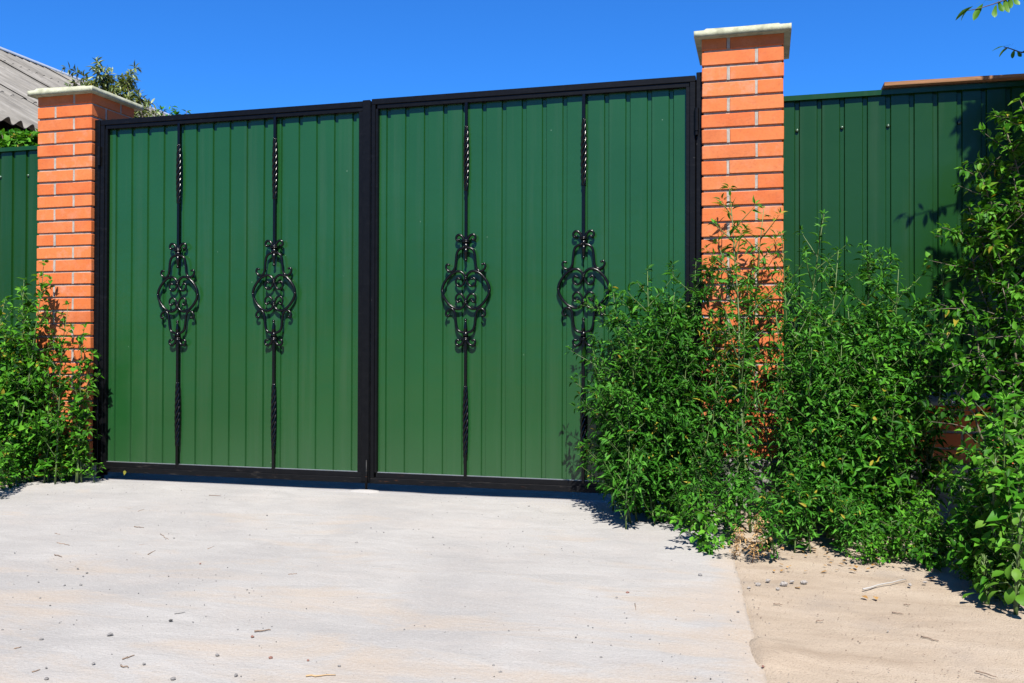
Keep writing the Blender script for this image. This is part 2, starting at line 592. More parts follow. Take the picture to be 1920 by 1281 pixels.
def sand_z(X, Y):
    z = gza(Y) - 0.006
    z += 0.008 * (vnoise(X * 2.3, Y * 3.1, 1) - 0.5) + 0.005 * (vnoise(X * 9, Y * 13, 2) - 0.5) + 0.004 * (vnoise(X * 31, Y * 37, 3) - 0.5)
    d = X - edge_x(Y)
    z = np.where((d < 0) & (X > -4.1) & (Y < 0.06), z - 0.028 * np.clip(-d / 0.045, 0, 1), z)       # beneath the slab
    z += (0.004 + 0.006 * (vnoise(X * 5 + 7, Y * 6, 15) - 0.5)) * np.exp(-np.clip(d, 0, 9) / 0.12) * (d > -0.02)
    # tongue of sand blown over the slab edge
    t = np.exp(-((Y + 2.02 + 0.10 * (X + 0.1)) / 0.10) ** 2) * np.clip((X + 0.46) / 0.25, 0, 1) * np.clip((0.15 - X) / 0.15, 0, 1)
    z += 0.030 * t * (0.45 + 0.6 * vnoise(X * 11, Y * 17, 17))
    far = np.clip((np.hypot(X, Y + 2) - 8) / 4, 0, 1)
    return z * (1 - far)


xs = np.concatenate([-np.geomspace(600, 6, 26), np.arange(-5.6, -1.2, 0.10), np.arange(-1.2, 2.2, 0.022), np.geomspace(2.3, 600, 30)])
ys = np.concatenate([-np.geomspace(600, 4.5, 26), np.arange(-4.2, -3.0, 0.08), np.arange(-3.0, 0.2, 0.022), np.geomspace(0.3, 600, 30)])
v, f = grid(xs, ys, sand_z)
tag(link('ground', np_mesh('ground', v, [f], M['sand'])), kind='structure')

# concrete apron: a slab with a slightly ragged right edge and a real thickness
ys = np.concatenate([np.arange(-4.6, -3.0, 0.1), np.arange(-3.0, 0.065, 0.03)])
us = np.concatenate([np.linspace(0, 0.9, 46), np.linspace(0.91, 1.0, 24)])
U, Y = np.meshgrid(us, ys)
EX = edge_x(Y) + 0.012 * (vnoise(Y * 7 + 3, Y * 0 + .5, 5) - 0.5) + 0.008 * (vnoise(Y * 25, Y * 0 + 2.5, 6) - 0.5)
X = -4.0 + U * (EX + 4.0)
Z = gza(Y) + 0.005 * (vnoise(X * 2, Y * 3, 8) - 0.5) + 0.0025 * (vnoise(X * 6, Y * 22, 9) - 0.5) - 0.004 * np.clip((U - 0.985) / 0.015, 0, 1)
nx, ny = len(us), len(ys)
top = np.stack([X, Y, Z], -1).reshape(-1, 3)
i = np.arange(nx * ny).reshape(ny, nx)
f = [np.stack([i[:-1, :-1], i[:-1, 1:], i[1:, 1:], i[1:, :-1]], -1).reshape(-1, 4)]
rim = np.concatenate([i[0, :], i[1:, -1], i[-1, -2::-1], i[-2:0:-1, 0]])
low = top[rim] - np.array([0, 0, 0.10])
a = rim; b = np.roll(rim, -1); k = len(top) + np.arange(len(rim)); k2 = np.roll(k, -1)
f.append(np.stack([a, k, k2, b], -1))
tag(link('concrete_apron', np_mesh('concrete_apron', np.concatenate([top, low]), f, M['concrete'])), kind='structure')

# ------------------------------------------------------------------ brick pillars
brick_meshes = []
for k in range(5):
    r = random.Random(k)
    mb = MB()
    mb.box(-0.1237, 0.1237, -0.0585, 0.0585, -0.0317, 0.0317)
    mb.v = [tuple(c + r.uniform(-0.0012, 0.0012) for c in p) for p in mb.v]
    brick_meshes.append(mb.mesh('brick', M['brick'], bevel=0.0028))


def lay_brick(parent, cx, cy, cz, rot=0.0, sz=1.0, sx=1.0):
    o = link('brick', random.choice(brick_meshes), parent)
    o.location = (cx + random.uniform(-.0012, .0012), cy + random.uniform(-.0014, .0014), cz + random.uniform(-.0008, .0008))
    o.rotation_euler = (random.uniform(-.004, .004), random.uniform(-.004, .004), rot + random.uniform(-.006, .006) + random.choice([0, math.pi]))
    o.scale = (sx, 1, sz)
    return o


def pillar(x0, ztop, zbot, first_stretcher_left, label, ground_z):
    p = empty('brick_pillar', (x0 + 0.19, 0.19, ground_z), label, 'pillar')
    mort = MB()
    R = 0.0098
    mort.box(-0.19 + R, 0.19 - R, -0.19 + R, 0.19 - R, zbot - ground_z, ztop - ground_z - 0.004)
    z = ztop
    i = 0
    while z - 0.065 > zbot - 0.02:
        h = 0.065 if i else 0.055
        zb = z - h
        cz = zb + h / 2 - ground_z
        A = (i % 2 == 0) == first_stretcher_left
        s = 1 if A else -1                                      # mirror for the other course
        sz = h / 0.065
        lay_brick(p, s * -0.065, -0.13, cz, 0, sz)
        lay_brick(p, s * 0.13, -0.065, cz, math.pi / 2, sz)
        lay_brick(p, s * 0.065, 0.13, cz, 0, sz)
        lay_brick(p, s * -0.13, 0.065, cz, math.pi / 2, sz)
        e = 0.0035
        # vertical joints, nearly flush
        mx = s * 0.065
        mort.box(mx - 0.0072, mx + 0.0072, -0.19 + e, -0.15, zb - ground_z + .001, z - ground_z - .001)
        mort.box(-mx - 0.0072, -mx + 0.0072, 0.15, 0.19 - e, zb - ground_z + .001, z - ground_z - .001)
        sx = s
        xa, xb = sorted((sx * 0.15, sx * (0.19 - e)))
        mort.box(xa, xb, 0.065 - .0065, 0.065 + .0065, zb - ground_z + .001, z - ground_z - .001)
        xa, xb = sorted((-sx * 0.15, -sx * (0.19 - e)))
        mort.box(xa, xb, -0.065 - .0065, -0.065 + .0065, zb - ground_z + .001, z - ground_z - .001)
        z = zb - 0.0099
        i += 1
    mort.obj('mortar', M['mortar'], p)
    b = MB()
    b.box(-0.215, 0.215, -0.205, 0.215, -0.2, zbot - ground_z + 0.002)
    b.obj('concrete_base', M['base'], p, bevel=0.012)
    # cast cap: slab with drip edges and an uneven raised mortar bed on top
    cx0, cx1, cy0, cy1 = -0.224, 0.223, -0.230, 0.228
    t = 0.030
    xs = np.linspace(cx0, cx1, 40); ys = np.concatenate([[cy0, cy0 + 0.003, cy0 + 0.006], np.linspace(cy0 + 0.02, cy1, 21)])
    rs = random.randint(0, 99)

    def capz(X, Y):
        z = np.full_like(X, t)
        inn = ((X > cx0 + 0.055) & (X < cx1 - 0.05) & (Y > cy0 + 0.004) & (Y < cy1 - 0.04))
        wob = 0.005 + 0.011 * vnoise(X * 8 + rs, Y * 3 + rs, 4)
        return np.where(inn, z + wob, z + 0.0015 * vnoise(X * 40, Y * 40, 7))
    v, f = grid(xs, ys, capz)
    n0 = len(v)
    i2 = np.arange(n0).reshape(24, 40)
    rim = np.concatenate([i2[0, :], i2[1:, -1], i2[-1, -2::-1], i2[-2:0:-1, 0]])
    low = v[rim].copy()
    low[:, 2] = 0.0035 * vnoise(low[:, 0] * 55 + 9, low[:, 1] * 55, rs) 
    k = n0 + np.arange(len(rim)); k2 = np.roll(k, -1)
    inn = low.copy(); inn[:, :2] *= 0.5; inn[:, 2] = 0.0
    j = k + len(rim); j2 = np.roll(j, -1)
    me = np_mesh('cap', np.concatenate([v, low, inn]), [f, np.stack([rim, k, k2, np.roll(rim, -1)], -1), np.stack([k, j, j2, k2], -1)], M['cap'], smooth=False)
    c = link('cap', me, p)
    c.location = (0, 0, ztop - ground_z - 0.003)
    return p


pillar(-0.291, 2.280, 0.27, False, 'taller looking brick pillar between the gate and the right fence, weeds at its foot', 0.02)
pillar(-4.129, 2.264, 0.12, True, 'brick pillar left of the gate, against the grey roof behind', 0.03)


# ------------------------------------------------------------------ profiled sheet
def sheet_mesh(x0, x1, z0, z1, phase, period, mat, depth=0.010, bot=0.017, sl=0.0045):
    """wide flats with narrow recessed grooves centred on phase + k * period; front of the flats at y = 0"""
    xs = [x0]
    prof = [(x0, 0.0)]
    k = math.ceil((x0 - phase) / period)
    while phase + k * period < x1 - 0.02:
        c = phase + k * period
        if c > x0 + 0.02:
            prof += [(c - bot / 2 - sl, 0.0), (c - bot / 2, depth), (c + bot / 2, depth), (c + bot / 2 + sl, 0.0)]
        k += 1
    prof.append((x1, 0.0))
    zs = np.linspace(z0, z1, 9)
    rs = np.random.RandomState(int(abs(x0) * 100))
    v = []
    for z in zs:
        for (x, y) in prof:
            v.append((x, y + 0.0010 * math.sin(x * 9.0 + z * 3.1) * math.sin(z * 4.0), z))
    n = len(prof)
    f = []
    for a in range(len(zs) - 1):
        for b in range(n - 1):
            f.append((a * n + b, a * n + b + 1, (a + 1) * n + b + 1, (a + 1) * n + b))
    # back skin for thickness
    m = len(v)
    v += [(x, y + 0.0012, z) for (x, y, z) in v]
    f += [tuple(m + q for q in reversed(t)) for t in f[:]]
    for b in range(n - 1):
        f.append((b, m + b, m + b + 1, b + 1))
        o = (len(zs) - 1) * n
        f.append((o + b, o + b + 1, m + o + b + 1, m + o + b))
    me = bpy.data.meshes.new('profiled_sheet')
    me.from_pydata(v, [], f)
    me.materials.append(mat)
    return me


# ------------------------------------------------------------------ scroll ornament (drawn once, shared by four bars)
OX, OZ = 0.000560, 0.000537


def op(x, y):
    return ((x - 368) * OX, 0.0, -(y - 635) * OZ)


def ornament():
    mb = MB()
    A = [(354, 178), (347, 142), (327, 112), (299, 101), (279, 116), (275, 141), (288, 156), (302, 150)]
    B = [(354, 226), (322, 233), (294, 254), (280, 295), (273, 360), (266, 415), (244, 450), (214, 455), (188, 436), (177, 408), (188, 385), (206, 390)]
    Cc = [(364, 512), (348, 480), (312, 455), (272, 457), (226, 481), (181, 530), (148, 588), (138, 635)]
    Dd = [(364, 520), (352, 560), (326, 594), (296, 596), (274, 570), (275, 536), (294, 518), (308, 530)]
    for mx in (1, -1):
        for mz in (1, -1):
            for cur, r0, r1 in ((A, 0.0074, 0.0056), (B, 0.0072, 0.0056), (Cc, 0.0070, 0.0074), (Dd, 0.0060, 0.0048)):
                pts = [Vector(op(*q)) for q in catmull(cur, 5)]
                pts = [Vector((p.x * mx, -0.002 if cur is B else 0.0, p.z * mz)) for p in pts]
                n = len(pts)
                rad = [r0 + (r1 - r0) * i / (n - 1) for i in range(n)]
                mb.tube(pts, rad, 8, 1.15, (0, 1, 0))
                if cur is not Cc:
                    e = pts[-1]
                    mb.ball((e.x, e.y - 0.001, e.z), 0.0064, 8, 5)
    for mz in (1, -1):
        z = lambda y: -(y - 635) * OZ * mz
        # collars
        for yy in (158, 172):
            a, b = sorted((z(yy - 6), z(yy + 6)))
            mb.box(-0.0180, 0.0180, -0.014, 0.012, a, b)
        a, b = sorted((z(180), z(236)))
        mb.box(-0.0125, 0.0125, -0.009, 0.009, a, b)
        a, b = sorted((z(504), z(516)))
        mb.box(-0.0085, 0.0085, -0.011, 0.010, a, b)
        a, b = sorted((z(521), z(533)))
        mb.box(-0.0080, 0.0080, -0.010, 0.010, a, b)
        # spike with a bead at the tip
        mb.tube([(0, 0, z(230)), (0, 0, z(270)), (0, 0, z(325)), (0, 0, z(340))], [0.0115, 0.0100, 0.0062, 0.0056], 8)
        mb.ball((0, -0.001, z(347)), 0.0085, 8, 6)
    return mb.mesh('scroll_ornament', M['gloss'], smooth=True)


ORN = ornament()
em = ORN
ZMID = 1.093
COL = 470 * OZ            # collar offset from the middle


def square_bar(mb, z0, z1, half=0.0068):
    mb.box(-half, half, -half, half, z0, z1)


def twist_mesh(length, turns=4.2):
    mb = MB()
    n = 90
    vs, fs = [], []
    for i in range(n + 1):
        t = i / n
        z = (t - 0.5) * length
        a = turns * 2 * math.pi * (t * t * (3 - 2 * t)) * 0.5
        h = 0.0100 + 0.0032 * math.sin(math.pi * t)
        # square bar twisted, edges rounded
        for k in range(8):
            b = a + k * math.pi / 4 + math.pi / 8
            r = h * (1.0 if True else 1)
            rr = h / max(abs(math.cos((k * math.pi / 4 + math.pi / 8))), abs(math.sin((k * math.pi / 4 + math.pi / 8)))) * 0.86
            vs.append((rr * math.cos(b), rr * math.sin(b), z))
    for i in range(n):
        for k in range(8):
            fs.append((i * 8 + k, i * 8 + (k + 1) % 8, (i + 1) * 8 + (k + 1) % 8, (i + 1) * 8 + k))
    mb.add(vs, fs)
    return mb.mesh('twisted_section', M['gloss'], smooth=False)


# a basket-like four-wire twist: strongly faceted, catches the sun in beads
def rope_mesh(length, turns=4.0):
    mb = MB()
    for q in range(4):
        pts, rad = [], []
        n = 72
        for i in range(n + 1):
            t = i / n
            a = q * math.pi / 2 + turns * math.pi * t
            off = 0.0098 * (0.55 + 0.45 * math.sin(math.pi * t))
            pts.append((off * math.cos(a), off * math.sin(a), (t - 0.5) * length))
            rad.append(0.0066)
        mb.tube(pts, rad, 6)
    return mb.mesh('twisted_section', M['gloss_twist'], smooth=True)


TWU = rope_mesh(0.335, 5.0)
TWL = rope_mesh(0.360, 5.0)
BAR = MB()
square_bar(BAR, ZMID + COL - 0.02, 2.066, 0.0074)
BARM = BAR.mesh('ornamental_bar', M['gloss'], bevel=0.0012)
BAR = MB()
square_bar(BAR, 0.118, ZMID - COL + 0.02, 0.0074)
BARL = BAR.mesh('ornamental_bar', M['gloss'], bevel=0.0012)

GY = 0.030        # face of the gate frames
SY = 0.060        # front of the sheets


def frame_piece(name, x0, x1, z0, z1, parent, mat, inner=None):
    """rail or stile: outer square tube and a thinner inner angle 6 mm behind it"""
    mb = MB()
    mb.box(x0, x1, GY, GY + 0.04, z0, z1)
    o = mb.obj(name, mat, parent, bevel=0.002)
    if inner:
        m2 = MB()
        a, b, c, d = inner
        m2.box(a, b, GY + 0.006, GY + 0.045, c, d)
        m2.obj('inner_angle', mat, o, bevel=0.0012)
    return o


def gate_leaf(x0, x1, lw, rw, bars, phase, zt, label, midstrip):
    g = empty('gate_leaf', ((x0 + x1) / 2, 0.05, 0.075), label, 'gate')

    def part(o):
        # keep world placement under the empty
        o.location = Vector(o.location) - g.location
        return o
    zb = 0.075
    part(frame_piece('top_rail', x0, x1, zt - 0.030, zt, g, M['black'], (x0 + 0.03, x1 - 0.03, zt - 0.052, zt - 0.0302)))
    part(frame_piece('bottom_rail', x0, x1, zb, zb + 0.030, g, M['black_worn'], (x0 + 0.03, x1 - 0.03, zb + 0.0302, zb + 0.056)))
    part(frame_piece('stile', x0, x0 + lw * 0.6, zb + 0.0302, zt - 0.0302, g, M['black'], (x0 + lw * 0.6 + .0002, x0 + lw, zb + 0.0563, zt - 0.0523)))
    part(frame_piece('stile', x1 - rw * 0.6, x1, zb + 0.0302, zt - 0.0302, g, M['black'], (x1 - rw, x1 - rw * 0.6 - .0002, zb + 0.0563, zt - 0.0523)))
    xs = [x0 + 0.012] + list(bars) + [x1 - 0.012]
    s = link('profiled_sheet', sheet_mesh(x0 + 0.012, x1 - 0.012, zb + 0.02, zt - 0.015, phase, 0.1065, M['green']), g)
    s.location = (0, SY, 0)
    part(s)
    mb = MB()
    mb.box(x0 + 0.03, x1 - 0.03, SY - 0.012, SY - 0.0005, zb + 0.0562, zb + 0.0590)
    part(mb.obj('sheet_edge_strip', M['zinc'], g))
    for bx in bars:
        b = link('ornamental_bar', BARM, g)
        b.location = (bx, 0.042, 0)
        part(b)
        so_ = link('scroll_ornament', ORN, b)
        so_.location = (0, -0.004, ZMID)
        t1 = link('twisted_section', TWU, b); t1.location = (0, 0, 1.775)
        b2 = link('ornamental_bar', BARL, g)
        b2.location = (bx, 0.042, 0)
        part(b2)
        t2 = link('twisted_section', TWL, b2); t2.location = (0, 0, 0.415)
    return g


gl = gate_leaf(-3.714, -2.0205, 0.043, 0.072, (-3.199, -2.594), -3.620, 2.109, 'left green gate leaf with black scrollwork, beside the small left pillar', True)
gr = gate_leaf(-2.0165, -0.322, 0.034, 0.046, (-1.490, -0.872), -1.719, 2.117, 'right green gate leaf with black scrollwork, partly behind the weeds', True)


def child(o, g):
    o.parent = g
    o.location = Vector(o.location) - g.location
    return o


# overlap strip that closes the gap between the leaves, drop bolt, hinges
mb = MB(); mb.box(-2.066, -2.0225, GY - 0.006, GY - 0.0004, 0.085, 2.112)
child(mb.obj('overlap_strip', M['black'], bevel=0.0015), gl)
mb = MB()
mb.tube([(-2.032, GY - 0.012, 0.038), (-2.032, GY - 0.012, 0.20)], 0.0065, 8)
child(mb.obj('drop_bolt', M['black_worn'], smooth=True), gl)
for zc in (1.90, 0.42):
    mb = MB()
    mb.tube([(-0.316, GY - 0.008, zc - 0.055), (-0.316, GY - 0.008, zc + 0.055)], 0.0115, 10)
    mb.tube([(-0.316, GY - 0.008, zc - 0.075), (-0.316, GY - 0.008, zc - 0.0555)], 0.0085, 10)
    child(mb.obj('hinge', M['black'], smooth=False), gr)
    mb = MB()
    mb.tube([(-3.716, GY - 0.008, zc - 0.055), (-3.716, GY - 0.008, zc + 0.055)], 0.0095, 10)
    child(mb.obj('hinge', M['black'], smooth=False), gl)
mb = MB(); mb.box(-3.7525, -3.7175, GY - 0.002, GY + 0.06, 0.02, 2.112); mb.box(-3.7173, -3.69, GY + 0.0475, GY + 0.0575, 0.05, 2.100)
tag(mb.obj('gate_post', M['black'], bevel=0.002), 'slim black steel post bolted to the left brick pillar', 'gate post', 'gate posts')
mb = MB(); mb.box(-0.3185, -0.2875, GY + 0.004, GY + 0.06, 0.02, 2.132); mb.box(-0.345, -0.3187, GY + 0.0475, GY + 0.0575, 0.05, 2.110)
tag(mb.obj('gate_post', M['black'], bevel=0.002), 'slim black steel post bolted to the right brick pillar', 'gate post', 'gate posts')

# little mortar pad below the drop bolt
mb = MB()
n = 14
vs = [(-2.03, 0.0, 0.046)]
for k in range(n):
    a = 2 * math.pi * k / n
    vs.append((-2.03 + 0.075 * math.cos(a) * random.uniform(.8, 1.1), 0.0 + 0.030 * math.sin(a) * random.uniform(.8, 1.1), 0.042))
for k in range(n):
    a = 2 * math.pi * k / n
    vs.append((-2.03 + 0.095 * math.cos(a), 0.042 * math.sin(a), 0.025))
fs = [(0, 1 + k, 1 + (k + 1) % n) for k in range(n)] + [(1 + k, 1 + n + k, 1 + n + (k + 1) % n, 1 + (k + 1) % n) for k in range(n)]
mb.add(vs, fs)
tag(mb.obj('mortar_pad', M['concrete'], smooth=True), 'small pale mortar pad on the concrete under the gate drop bolt', 'mortar pad')


# ------------------------------------------------------------------ fences
def fence(x0, x1, phase, label, screws, zlow, join):
    y = 0.19
    f = empty('sheet_fence', ((x0 + x1) / 2, y, zlow), label, 'fence')
    xs = [x0] + join + [x1]
    for i in range(len(xs) - 1):
        s = link('profiled_sheet', sheet_mesh(xs[i], xs[i + 1], zlow, 2.012, phase, 0.1037, M['fence_green']), None)
        s.location = (0, y - 0.0015 * (i % 2), 0)
        child(s, f)
    mb = MB()
    mb.box(x0, x1, y - 0.020, y - 0.0185, 2.000, 2.024)
    mb.box(x0, x1, y - 0.0185, y + 0.032, 2.0222, 2.024)
    mb.box(x0, x1, y + 0.0305, y + 0.032, 2.000, 2.0218)
    child(mb.obj('top_cap', M['fence_green']), f)
    for (sx, sz) in screws:
        mb = MB()
        mb.ball((sx, y + 0.0045, sz), 0.0085, 8, 5, (1, 0.8, 1))
        child(mb.obj('screw', M['steel'], smooth=True), f)
    return f


sc = []
for px, py in ((1493, 245), (1579, 239), (1666, 236), (1796, 230)):
    p = onY(px, py, 0.19)
    k = round((p.x - 0.154) / 0.1037)
    sc.append((0.154 + k * 0.1037, p.z))
fence(0.0790, 3.2, 0.154, 'green sheet metal fence right of the tall pillar, leaf shadows across it', sc, 0.578, [1.32])
lf = [onY(0, 332, 0.19), onY(54, 329, 0.19)]
lf = [(round((p.x + 4.368) / 0.1037) * 0.1037 - 4.368, p.z) for p in lf]
fence(-6.6, -4.1190, -4.368, 'green sheet metal fence at the left edge, behind the weeds and small pillar', lf, 0.14, [-5.42])

# brick plinth under the right fence with a zinc drip sill
pl = empty('brick_plinth', (1.6, 0.19, 0.02), 'low orange brick plinth under the right fence, glimpsed through the weeds', 'plinth')
mo = MB()
mo.box(-1.509, 1.6, -0.19 + 0.081, 0.11, 0.0, 0.545)
for c in range(4):
    z0 = 0.272 + c * 0.0749
    off = 0.0 if c % 2 else 0.13
    x = 0.092 - off + 0.125
    if c % 2 == 0:
        lay_brick(pl, 0.092 + 0.06 - 1.6, 0.13 - 0.19 + 0.065, z0 + 0.0325 - 0.02, math.pi / 2)
        x = 0.092 + 0.13 + 0.125
    while x < 3.1:
        lay_brick(pl, x - 1.6, 0.13 - 0.19, z0 + 0.0325 - 0.02, 0)
        mo.box(x + 0.125 + 0.001 - 1.6, x + 0.125 + 0.009 - 1.6, -0.19 + 0.0735, -0.19 + 0.082, z0 - 0.019, z0 + 0.064 - 0.02)
        x += 0.26
mo.obj('mortar', M['mortar'], pl)
b = MB(); b.box(-1.509, 1.6, -0.165, 0.15, -0.2, 0.2515)
b.obj('concrete_base', M['base'], pl, bevel=0.01)
mb = MB()
mb.add([(-1.509, -0.165, 0.535), (1.6, -0.165, 0.535), (1.6, -0.005, 0.572), (-1.509, -0.005, 0.572),
        (-1.509, -0.165, 0.518), (1.6, -0.165, 0.518), (1.6, -0.163, 0.533), (-1.509, -0.163, 0.533), (1.6, -0.005, 0.570), (-1.509, -0.005, 0.570)],
       [(0, 1, 2, 3), (0, 4, 5, 1), (4, 7, 6, 5), (7, 9, 8, 6)])
mb.obj('drip_sill', M['zinc'], pl)

# weathered plank lying along the top of the right fence
xs = np.linspace(0.545, 1.9, 60)
prof = [(0.132, 0.0), (0.130, 0.017), (0.26, 0.020), (0.26, 0.002)]
v, f = [], []
for i, x in enumerate(xs):
    wob = 0.004 * (vnoise(np.array(x * 9), np.array(0.3), 3) - 0.5) + 0.003 * (vnoise(np.array(x * 30), np.array(0.7), 4) - 0.5)
    for j, (py_, pz_) in enumerate(prof):
        v.append((x, py_ + (wob * 1.5 if j < 2 else 0), 2.032 - 0.006 * (x - 0.545) + pz_ + (wob if j in (1, 2) else wob * .4)))
for i in range(len(xs) - 1):
    for j in range(4):
        f.append((i * 4 + j, i * 4 + (j + 1) % 4, (i + 1) * 4 + (j + 1) % 4, (i + 1) * 4 + j)[::-1])
f += [(0, 1, 2, 3), tuple(len(v) - 4 + j for j in (3, 2, 1, 0))]
me = bpy.data.meshes.new('wooden_plank'); me.from_pydata(v, [], f); me.materials.append(M['plank'])
tag(link('wooden_plank', me), 'weathered orange brown plank lying along the top of the right fence', 'plank')

# ------------------------------------------------------------------ house with slate roof behind the left pillar
HX, HZ, RX, RZ = -7.80, 3.21, -13.35, 6.16
h = empty('house', (-11, 8, 0), 'house with weathered grey corrugated roof rising behind the left pillar', 'house')
sl_ = math.hypot(RX - HX, RZ - HZ)
du = Vector(((RX - HX) / sl_, 0, (RZ - HZ) / sl_))
dn = Vector((-du.z, 0, du.x)); dn = dn if dn.z > 0 else -dn
rows, wv = 4, 0.17
plen = sl_ / rows + 0.10


def roof_sheet_mesh(width, length):
    n = int(width / wv * 8)
    v, f = [], []
    for j in range(3):
        for i in range(n + 1):
            y = width * i / n
            v.append((0, y, 0))
    vs = []
    for t, lift in ((0, 0.0), (1, 0.0)):
        for i in range(n + 1):
            y = width * i / n
            vs.append((du * (length * t) + dn * (0.036 * math.cos(2 * math.pi * y / wv)) + Vector((0, y, 0))))
    for t in (0, 1):
        for i in range(n + 1):
            y = width * i / n
            vs.append((du * (length * t) + dn * (0.036 * math.cos(2 * math.pi * y / wv) - 0.009) + Vector((0, y, 0))))
    m = n + 1
    fs = []
    for i in range(n):
        fs.append((i, m + i, m + i + 1, i + 1)[::-1])
        fs.append((2 * m + i, 3 * m + i, 3 * m + i + 1, 2 * m + i + 1))
        fs.append((i, i + 1, 2 * m + i + 1, 2 * m + i))
        fs.append((m + i, 3 * m + i, 3 * m + i + 1, m + i + 1))
    mb = MB(); mb.add(vs, fs)
    return mb.mesh('roof_sheet', M['slate'], fixn=True)


SW = wv * 7
RSM = roof_sheet_mesh(SW + 0.02, plen)
for r in range(rows):
    for c in range(11):
        o = link('roof_sheet', RSM, h)
        p = Vector((HX, 1.7 + c * SW + 0.0, HZ)) + du * (r * sl_ / rows - 0.05) + dn * (0.012 + 0.014 * (r % 2) + 0.013 * (c % 2))
        p += Vector((0, 0, 0)) + du * random.uniform(-.02, .02)
        o.location = p - Vector(h.location)
        o.rotation_euler = (random.uniform(-.004, .004), random.uniform(-.004, .004), 0)
yend = 1.7 + 11 * SW
mb = MB()
rc = Vector((RX, 0, RZ)) + dn * 0.06
w_ = 0.26
d2 = Vector((-du.x, 0, du.z))
for s_, dd in ((1, -du), (-1, -d2)):
    a = rc + Vector((0, 1.5, 0.03)); b_ = a + dd * w_
    mb.add([a, b_, b_ + Vector((0, yend - 1.4, 0)), a + Vector((0, yend - 1.4, 0)),
            a - Vector((0, 0, .02)), b_ - Vector((0, 0, .02)), b_ + Vector((0, yend - 1.4, -.02)), a + Vector((0, yend - 1.4, -.02))],
           [(0, 1, 2, 3), (4, 7, 6, 5), (1, 5, 6, 2), (0, 4, 5, 1), (3, 2, 6, 7)])
o = mb.obj('ridge_cap', M['ridge'], fixn=True); child(o, h)
# far roof slope, walls and gables
mb = MB()
fx = 2 * RX - HX
mb.add([(RX, 1.7, RZ), (fx, 1.7, HZ), (fx, yend, HZ), (RX, yend, RZ), (RX, 1.7, RZ - .03), (fx, 1.7, HZ - .03), (fx, yend, HZ - .03), (RX, yend, RZ - .03)],
       [(0, 1, 2, 3), (4, 7, 6, 5), (0, 4, 5, 1), (1, 5, 6, 2), (2, 6, 7, 3)])
child(mb.obj('roof_slope', M['slate'], fixn=True), h)
mb = MB()
wx0, wx1, wy0, wy1, wz = fx + 0.5, HX - 0.5, 2.1, yend - 0.4, HZ - 0.02
mb.box(wx0, wx1, wy0, wy1, -0.1, wz)
child(mb.obj('wall', M['wall']), h)
mb = MB()
for y in (wy0 + 0.01, wy1 - 0.12):
    mb.add([(wx0, y, wz + .002), (wx1, y, wz + .002), (RX, y, RZ - 0.25), (wx0, y + 0.1, wz + .002), (wx1, y + .1, wz + .002), (RX, y + .1, RZ - 0.25)],
           [(0, 1, 2), (3, 5, 4), (0, 2, 5, 3), (1, 4, 5, 2)])
child(mb.obj('gable', M['wall'], fixn=True), h)
for y in (4.2, 7.4, 10.6):
    mb = MB(); mb.box(wx1 + 0.003, wx1 + 0.05, y, y + 1.1, 1.0, 2.3)
    fo = child(mb.obj('window', M['frame']), h)
    mb = MB(); mb.box(wx1 + 0.0505 - h.location.x, wx1 + 0.056 - h.location.x, y + .08 - h.location.y, y + 1.02 - h.location.y, 1.08, 2.22)
    mb.obj('pane', M['glass'], fo).location = -Vector(fo.location) - Vector((0, 0, 0)) + Vector(fo.location) * 0 + Vector((0, 0, 0)) if False else (-fo.location.x + 0 - h.location.x * 0, 0, 0) if False else (0, 0, 0)


# ------------------------------------------------------------------ plants
LEAF = {
    # (x across, y along) outlines: rows of (t, half width)
    'lance': [(0.30, 0.42), (0.62, 0.36)],
    'ovate': [(0.28, 0.50), (0.62, 0.40)],
    'long': [(0.25, 0.40), (0.60, 0.46)],
}


def leaf_template(kind, fold=0.25, droop=0.22):
    rows = LEAF[kind]
    v = [(0, 0, 0)]
    for t, wd in rows:
        z = -droop * t * t
        v += [(-wd, t, z + fold * wd), (0, t, z), (wd, t, z + fold * wd)]
    v.append((0, 1, -droop))
    tri = [(0, 2, 1), (0, 3, 2), (4, 5, 7), (5, 6, 7)]
    quad = [(1, 2, 5, 4), (2, 3, 6, 5)]
    return np.array(v, float), np.array(tri), np.array(quad)


def foliage_mesh(name, leaves, kind, mat, wr, fold=0.25, droop=0.22, seed=0):
    """leaves: list of (pos, dir, length, tint); width = wr * length"""
    rs = np.random.RandomState(seed)
    n = len(leaves)
    pos = np.array([l[0] for l in leaves], float)
    d = np.array([l[1] for l in leaves], float)
    L = np.array([l[2] for l in leaves], float)
    T = np.array([l[3] for l in leaves], float)
    d /= np.linalg.norm(d, axis=1, keepdims=True) + 1e-9
    up = np.tile([0., 0., 1.], (n, 1)) + rs.normal(0, 0.34, (n, 3)) + np.array([0.0, -0.22, 0.0])
    side = np.cross(d, up)
    side /= np.linalg.norm(side, axis=1, keepdims=True) + 1e-9
    nr = np.cross(side, d)
    tv, tri, quad = leaf_template(kind, fold, droop)
    W = L * wr * rs.uniform(0.8, 1.2, n)
    DR = rs.uniform(0.3, 1.6, n)
    V = (pos[:, None, :] + tv[None, :, 0, None] * (W[:, None] * 1.0)[:, :, None] * side[:, None, :]
         + tv[None, :, 1, None] * L[:, None, None] * d[:, None, :]
         + tv[None, :, 2, None] * (L * DR)[:, None, None] * nr[:, None, :])
    k = len(tv)
    off = (np.arange(n) * k)[:, None, None]
    me = np_mesh(name, V.reshape(-1, 3), [(tri[None] + off).reshape(-1, 3), (quad[None] + off).reshape(-1, 4)], mat)
    at = me.attributes.new('tint', 'FLOAT', 'POINT')
    at.data.foreach_set('value', np.repeat(T, k).astype(np.float32))
    return me


